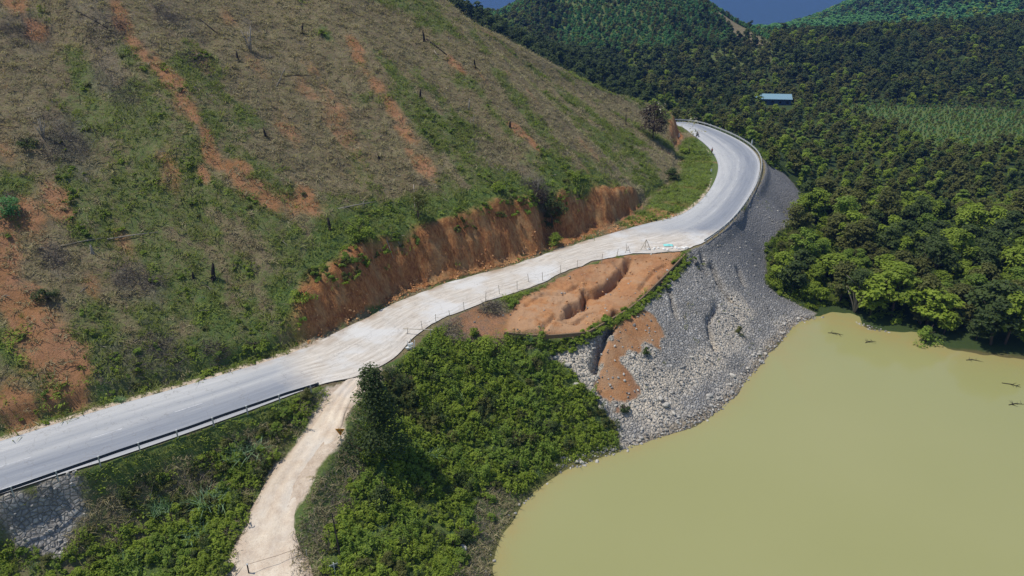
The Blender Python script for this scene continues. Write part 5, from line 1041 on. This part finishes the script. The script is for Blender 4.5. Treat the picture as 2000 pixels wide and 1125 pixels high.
# spoil heaps beside the road
for k, (px_, py_, s_, lb) in enumerate([]):
    mb = MB(); mb.blob((0, 0, 0), s_, 0, 970 + k, 3, .16); o = mb.build('spoil_heap', plain('spoil', (.34, .19, .09), .95, .4, 3)); o.location = tuple(map(float, P(px_, py_, 0.05))); o.rotation_euler = (0, 0, .6); tag(o, lb, 'spoil heap')
# ------------------------------------------------------------ warning sign, pole, wire
g0 = hit(668, 872); tip = P(667, 849, g0[2] + 1.3); zc = g0[2] + 2.0
M_amb = plain('faded_amber_paint', (.62, .27, .03), .6, .15, 4); M_amd = plain('rusty_amber_paint', (.36, .12, .02), .7, .3, 5)
o = empty('warning_sign', g0); tag(o, 'amber downward-pointing triangular sign at the right edge of the dirt track', 'road sign')
m = MB(); m.tube([(0, 0, -.3), (0, 0, 2.3)], .04, 8); m.build('post', M_galvp, o)
m = MB(); W_ = .55; m.add([(-W_, -.05, 2.35), (W_, -.05, 2.35), (0, -.05, 1.35), (-W_, -.08, 2.35), (W_, -.08, 2.35), (0, -.08, 1.35)], [(0, 1, 2), (5, 4, 3), (0, 3, 4, 1), (1, 4, 5, 2), (2, 5, 3, 0)]); pl_ = m.build('plate', M_amb, o)
m = MB(); w2 = .34; m.add([(-w2, -.083, 2.25), (w2, -.083, 2.25), (0, -.083, 1.62)], [(2, 1, 0)]); m.build('panel', M_amd, pl_)
g1 = hit(668, 1105); o = empty('utility_pole', g1); tag(o, 'thin dark leaning pole beside the dirt track at the bottom', 'pole'); m = MB(); tp = P(648, 1002, g1[2] + 4.6) - g1; m.tube([(0, 0, -.4), tuple(tp * .5), tuple(tp)], [.10, .085, .06], 8); m.build('shaft', M_char, o); m = MB(); m.box((tp[0] * .93, tp[1] * .93, tp[2] * .93), (.5, .08, .08)); m.build('crossarm', M_char, o)
g2 = hit(652, 1118); o = empty('metal_sheet', g2); m = MB(); m.box((0, 0, .5), (.9, .04, 1.3), .5, 0, .5); m.build('sheet', M_galvp, o); m = MB(); m.box((.2, -.3, .4), (.08, .08, 1.5), .4, 0, -.35); m.build('frame', M_white, o); tag(o, 'grey metal sheet leaning on a white strut at the foot of the dark pole', 'metal sheet')
g3 = hit(487, 1124); o = empty('fence_post', g3); tag(o, 'short dark post standing on the dirt track at the bottom edge', 'post'); m = MB(); m.tube([(0, 0, -.3), (0, 0, 1.2)], .07, 8); m.build('shaft', M_char, o); m = MB(); m.box((0, 0, 1.23), (.2, .2, .06)); m.build('cap', M_galvp, o)
A_ = g3 + [0, 0, 1.2]; B_ = hit(600, 1085) + [0, 0, .9]; m = MB(); m.tube([(0, 0, 0), tuple((B_ - A_) / 2 - [0, 0, .12]), tuple(B_ - A_)], .022, 5); o = m.build('barrier_wire', plain('rusty_wire', (.22, .15, .11), .8, .3, 5)); o.location = tuple(map(float, A_)); tag(o, 'thin wire stretched across the dirt track from the short post', 'wire')
g4 = hit(600, 1090); o = empty('wooden_post', g4); m = MB(); m.tube([(0, 0, -.3), (.02, 0, 1.0)], [.06, .05], 7); m.build('shaft', M_wood, o); tag(o, 'short pale post holding the wire at the right side of the track', 'post')
# ------------------------------------------------------------ shed in the valley
b0 = SHED.copy(); o = empty('shed', b0, math.atan2(-SHED[0], SHED[1]) * .35); tag(o, 'long low shed with a pale teal metal roof among the valley trees', 'shed')
M_wall = plain('shed_wall', (.06, .09, .14), .8, .2, 2); M_roof = NT('teal_roof'); wv_ = M_roof.n.new('ShaderNodeTexWave'); wv_.inputs['Scale'].default_value = 1.6; M_roof.l(M_roof.pos(), wv_.inputs[0]); M_roof.col(M_roof.mix(wv_.outputs['Fac'], (.15, .25, .31), (.21, .33, .38))); M_roof.b.inputs['Roughness'].default_value = .45; M_roof = M_roof.mat
Ls, Ds, Hs = 16.5, 6.0, 2.8
m = MB(); m.box((0, 0, Hs / 2 - .5), (Ls - .6, Ds - 1, Hs + 1)); m.build('wall', M_wall, o)
m = MB(); hr = 1.9; V = []
for x_ in (-Ls / 2, Ls / 2):
    for (yy, zz) in ((-Ds / 2 - .4, Hs), (0, Hs + hr), (Ds / 2 + .4, Hs), (Ds / 2 + .4, Hs + .14), (0, Hs + hr + .14), (-Ds / 2 - .4, Hs + .14)): V.append((x_, yy, zz))
m.add(V, [(0, 6, 7, 1), (1, 7, 8, 2), (2, 8, 9, 3), (3, 9, 10, 4), (4, 10, 11, 5), (5, 11, 6, 0), (0, 1, 4, 5), (1, 2, 3, 4), (11, 10, 7, 6), (10, 9, 8, 7)]); m.build('roof', M_roof, o)
for k in range(5): m = MB(); m.box((-6.5 + k * 3.2, -Ds / 2 + .46, 1.4), (1.1, .08, 1.0)); m.build('window', M_char, o)
# small markers beside the far road
def marker(px_, py_, lab, h=1.0, z=0):
    g_ = P(px_, py_, z); o = empty('marker_post', g_); tag(o, lab, 'marker post'); m = MB(); m.box((0, 0, h / 2), (.3, .22, h)); m.build('shaft', M_white, o); m = MB(); m.box((0, 0, h + .06), (.34, .26, .14)); m.build('cap', M_galvp, o)
marker(1468, 284, 'white marker post outside the guardrail at the bend', 1.5); marker(1389, 336, 'low white marker stone in the grass inside the bend', .7); marker(1326, 268, 'small white marker post at the inner road edge at the far end', 1.0)
# ------------------------------------------------------------ people on the far road
def skin_person(name, org, rz, joints, edges, radii, mat, sit=False):
    me = bpy.data.meshes.new(name); me.from_pydata(joints, edges, []); o = bpy.data.objects.new(name, me); C.objects.link(o); o.location = tuple(map(float, org)); o.rotation_euler = (0, 0, rz)
    sk_ = o.modifiers.new('skin', 'SKIN'); ss = o.modifiers.new('sub', 'SUBSURF'); ss.levels = ss.render_levels = 1; sv_ = me.skin_vertices[0].data
    for i, r_ in enumerate(radii): sv_[i].radius = (r_, r_)
    sv_[0].use_root = True; me.materials.append(mat); return o
M_skin = plain('skin', (.38, .22, .15), .6, .1, 5); M_dark = plain('dark_cloth', (.03, .03, .035), .8, .2, 5); M_red = plain('dull_red_cloth', (.32, .10, .08), .8, .2, 5); M_hair = plain('black_hair', (.012, .010, .010), .6, .2, 8)
def figure(loc, rz, lab, topm, walk=True, zoff=0):
    if walk:
        J = [(0, 0, .93), (0, 0, 1.15), (0, .01, 1.38), (0, .02, 1.50), (0, .03, 1.62), (-.19, 0, 1.40), (-.24, .05, 1.13), (-.22, .16, .90), (.19, 0, 1.40), (.25, -.07, 1.13), (.24, -.04, .88), (-.1, 0, .88), (-.1, .14, .50), (-.1, .10, .10), (-.1, .22, .04), (.1, 0, .88), (.1, -.06, .50), (.1, -.24, .12), (.1, -.14, .03), (0, .035, 1.70)]
    else:
        J = [(0, 0, .86), (0, .03, 1.08), (0, .08, 1.30), (0, .11, 1.42), (0, .14, 1.54), (-.19, .08, 1.32), (-.27, .22, 1.12), (-.27, .46, 1.05), (.19, .08, 1.32), (.27, .22, 1.12), (.27, .46, 1.05), (-.12, .03, .84), (-.2, .40, .76), (-.19, .30, .34), (-.19, .44, .30), (.12, .03, .84), (.2, .40, .76), (.19, .30, .34), (.19, .44, .30), (0, .15, 1.62)]
    E = [(0, 1), (1, 2), (2, 3), (3, 4), (4, 19), (2, 5), (5, 6), (6, 7), (2, 8), (8, 9), (9, 10), (0, 11), (11, 12), (12, 13), (13, 14), (0, 15), (15, 16), (16, 17), (17, 18)]
    Rd = [.14, .13, .15, .06, .105, .07, .05, .035, .07, .05, .035, .10, .07, .045, .04, .10, .07, .045, .04, .085]
    o = skin_person('person', loc, rz, J, E, Rd, M_skin); tag(o, lab, 'person')
    J2 = [J[0], J[1], J[2], J[5], J[6], J[8], J[9]]; s1 = skin_person('shirt', (0, 0, 0), 0, J2, [(0, 1), (1, 2), (2, 3), (3, 4), (2, 5), (5, 6)], [.165, .155, .17, .09, .07, .09, .07], topm); s1.parent = o
    J3 = [J[0], J[11], J[12], J[13], J[15], J[16], J[17]]; s2 = skin_person('trousers', (0, 0, 0), 0, J3, [(0, 1), (1, 2), (2, 3), (0, 4), (4, 5), (5, 6)], [.16, .12, .09, .06, .12, .09, .06], M_dark); s2.parent = o
    m = MB(); hd = J[19]; m.blob((hd[0], hd[1] - .02, hd[2] + .02), (.11, .12, .10), 0, 5, 2, .02); m.build('hair', M_hair, o, True); return o
figure(P(1390, 301, .03), 2.4, 'person in a dull red top and dark trousers walking at the inner road edge', M_red)
mp = P(1362, 267, .06); hd_ = 2.35
figure(mp, hd_, 'person in dark clothes riding a motorcycle on the far road', M_dark, False)
mo = empty('motorcycle', mp, hd_); tag(mo, 'dark motorcycle with its rider on the far part of the road', 'motorcycle')
for yy in (-.62, .68):
    m = MB(); n = 16; ring = [(0, yy + math.cos(t * 2 * math.pi / n) * .25, .30 + math.sin(t * 2 * math.pi / n) * .25) for t in range(n + 1)]; m.tube(ring, .055, 6); wl = m.build('wheel', M_dark, mo); m = MB(); m.tube([(-.05, yy, .3), (.05, yy, .3)], .08, 8); m.build('hub', M_galvp, wl)
m = MB(); m.tube([(0, -.62, .3), (0, -.25, .5), (0, .2, .42), (0, .45, .6), (0, .68, .3)], [.05, .14, .15, .09, .04], 8); m.build('body', M_dark, mo, True)
m = MB(); m.tube([(0, -.6, .78), (0, -.2, .76), (0, .12, .72)], [.09, .14, .10], 8); m.build('seat', M_char, mo, True)
m = MB(); m.tube([(-.32, .38, 1.02), (0, .5, 1.0), (.32, .38, 1.02)], .02, 6); m.tube([(0, .45, .6), (0, .5, 1.0)], .03, 6); m.build('handlebar', M_galvp, mo)
m = MB(); m.blob((0, .6, .92), (.09, .07, .09), 0, 1, 2, 0); m.build('headlight', M_white, mo)
# ------------------------------------------------------------ haze over the whole valley
hz = MB(); hz.box((1300, 4300, -120), (8200, 9400, 1100)); ho = hz.build('haze', [])
hm = bpy.data.materials.new('haze'); hm.use_nodes = True; hm.node_tree.nodes.clear(); no = hm.node_tree.nodes.new('ShaderNodeOutputMaterial'); pv = hm.node_tree.nodes.new('ShaderNodeVolumePrincipled')
pv.inputs['Color'].default_value = (.16, .36, 1.0, 1); pv.inputs['Density'].default_value = .00014; pv.inputs['Anisotropy'].default_value = .2
hm.node_tree.links.new(pv.outputs[0], no.inputs['Volume']); ho.data.materials.append(hm); tag(ho, 'thin blue haze filling the valley', None, None, 'stuff')
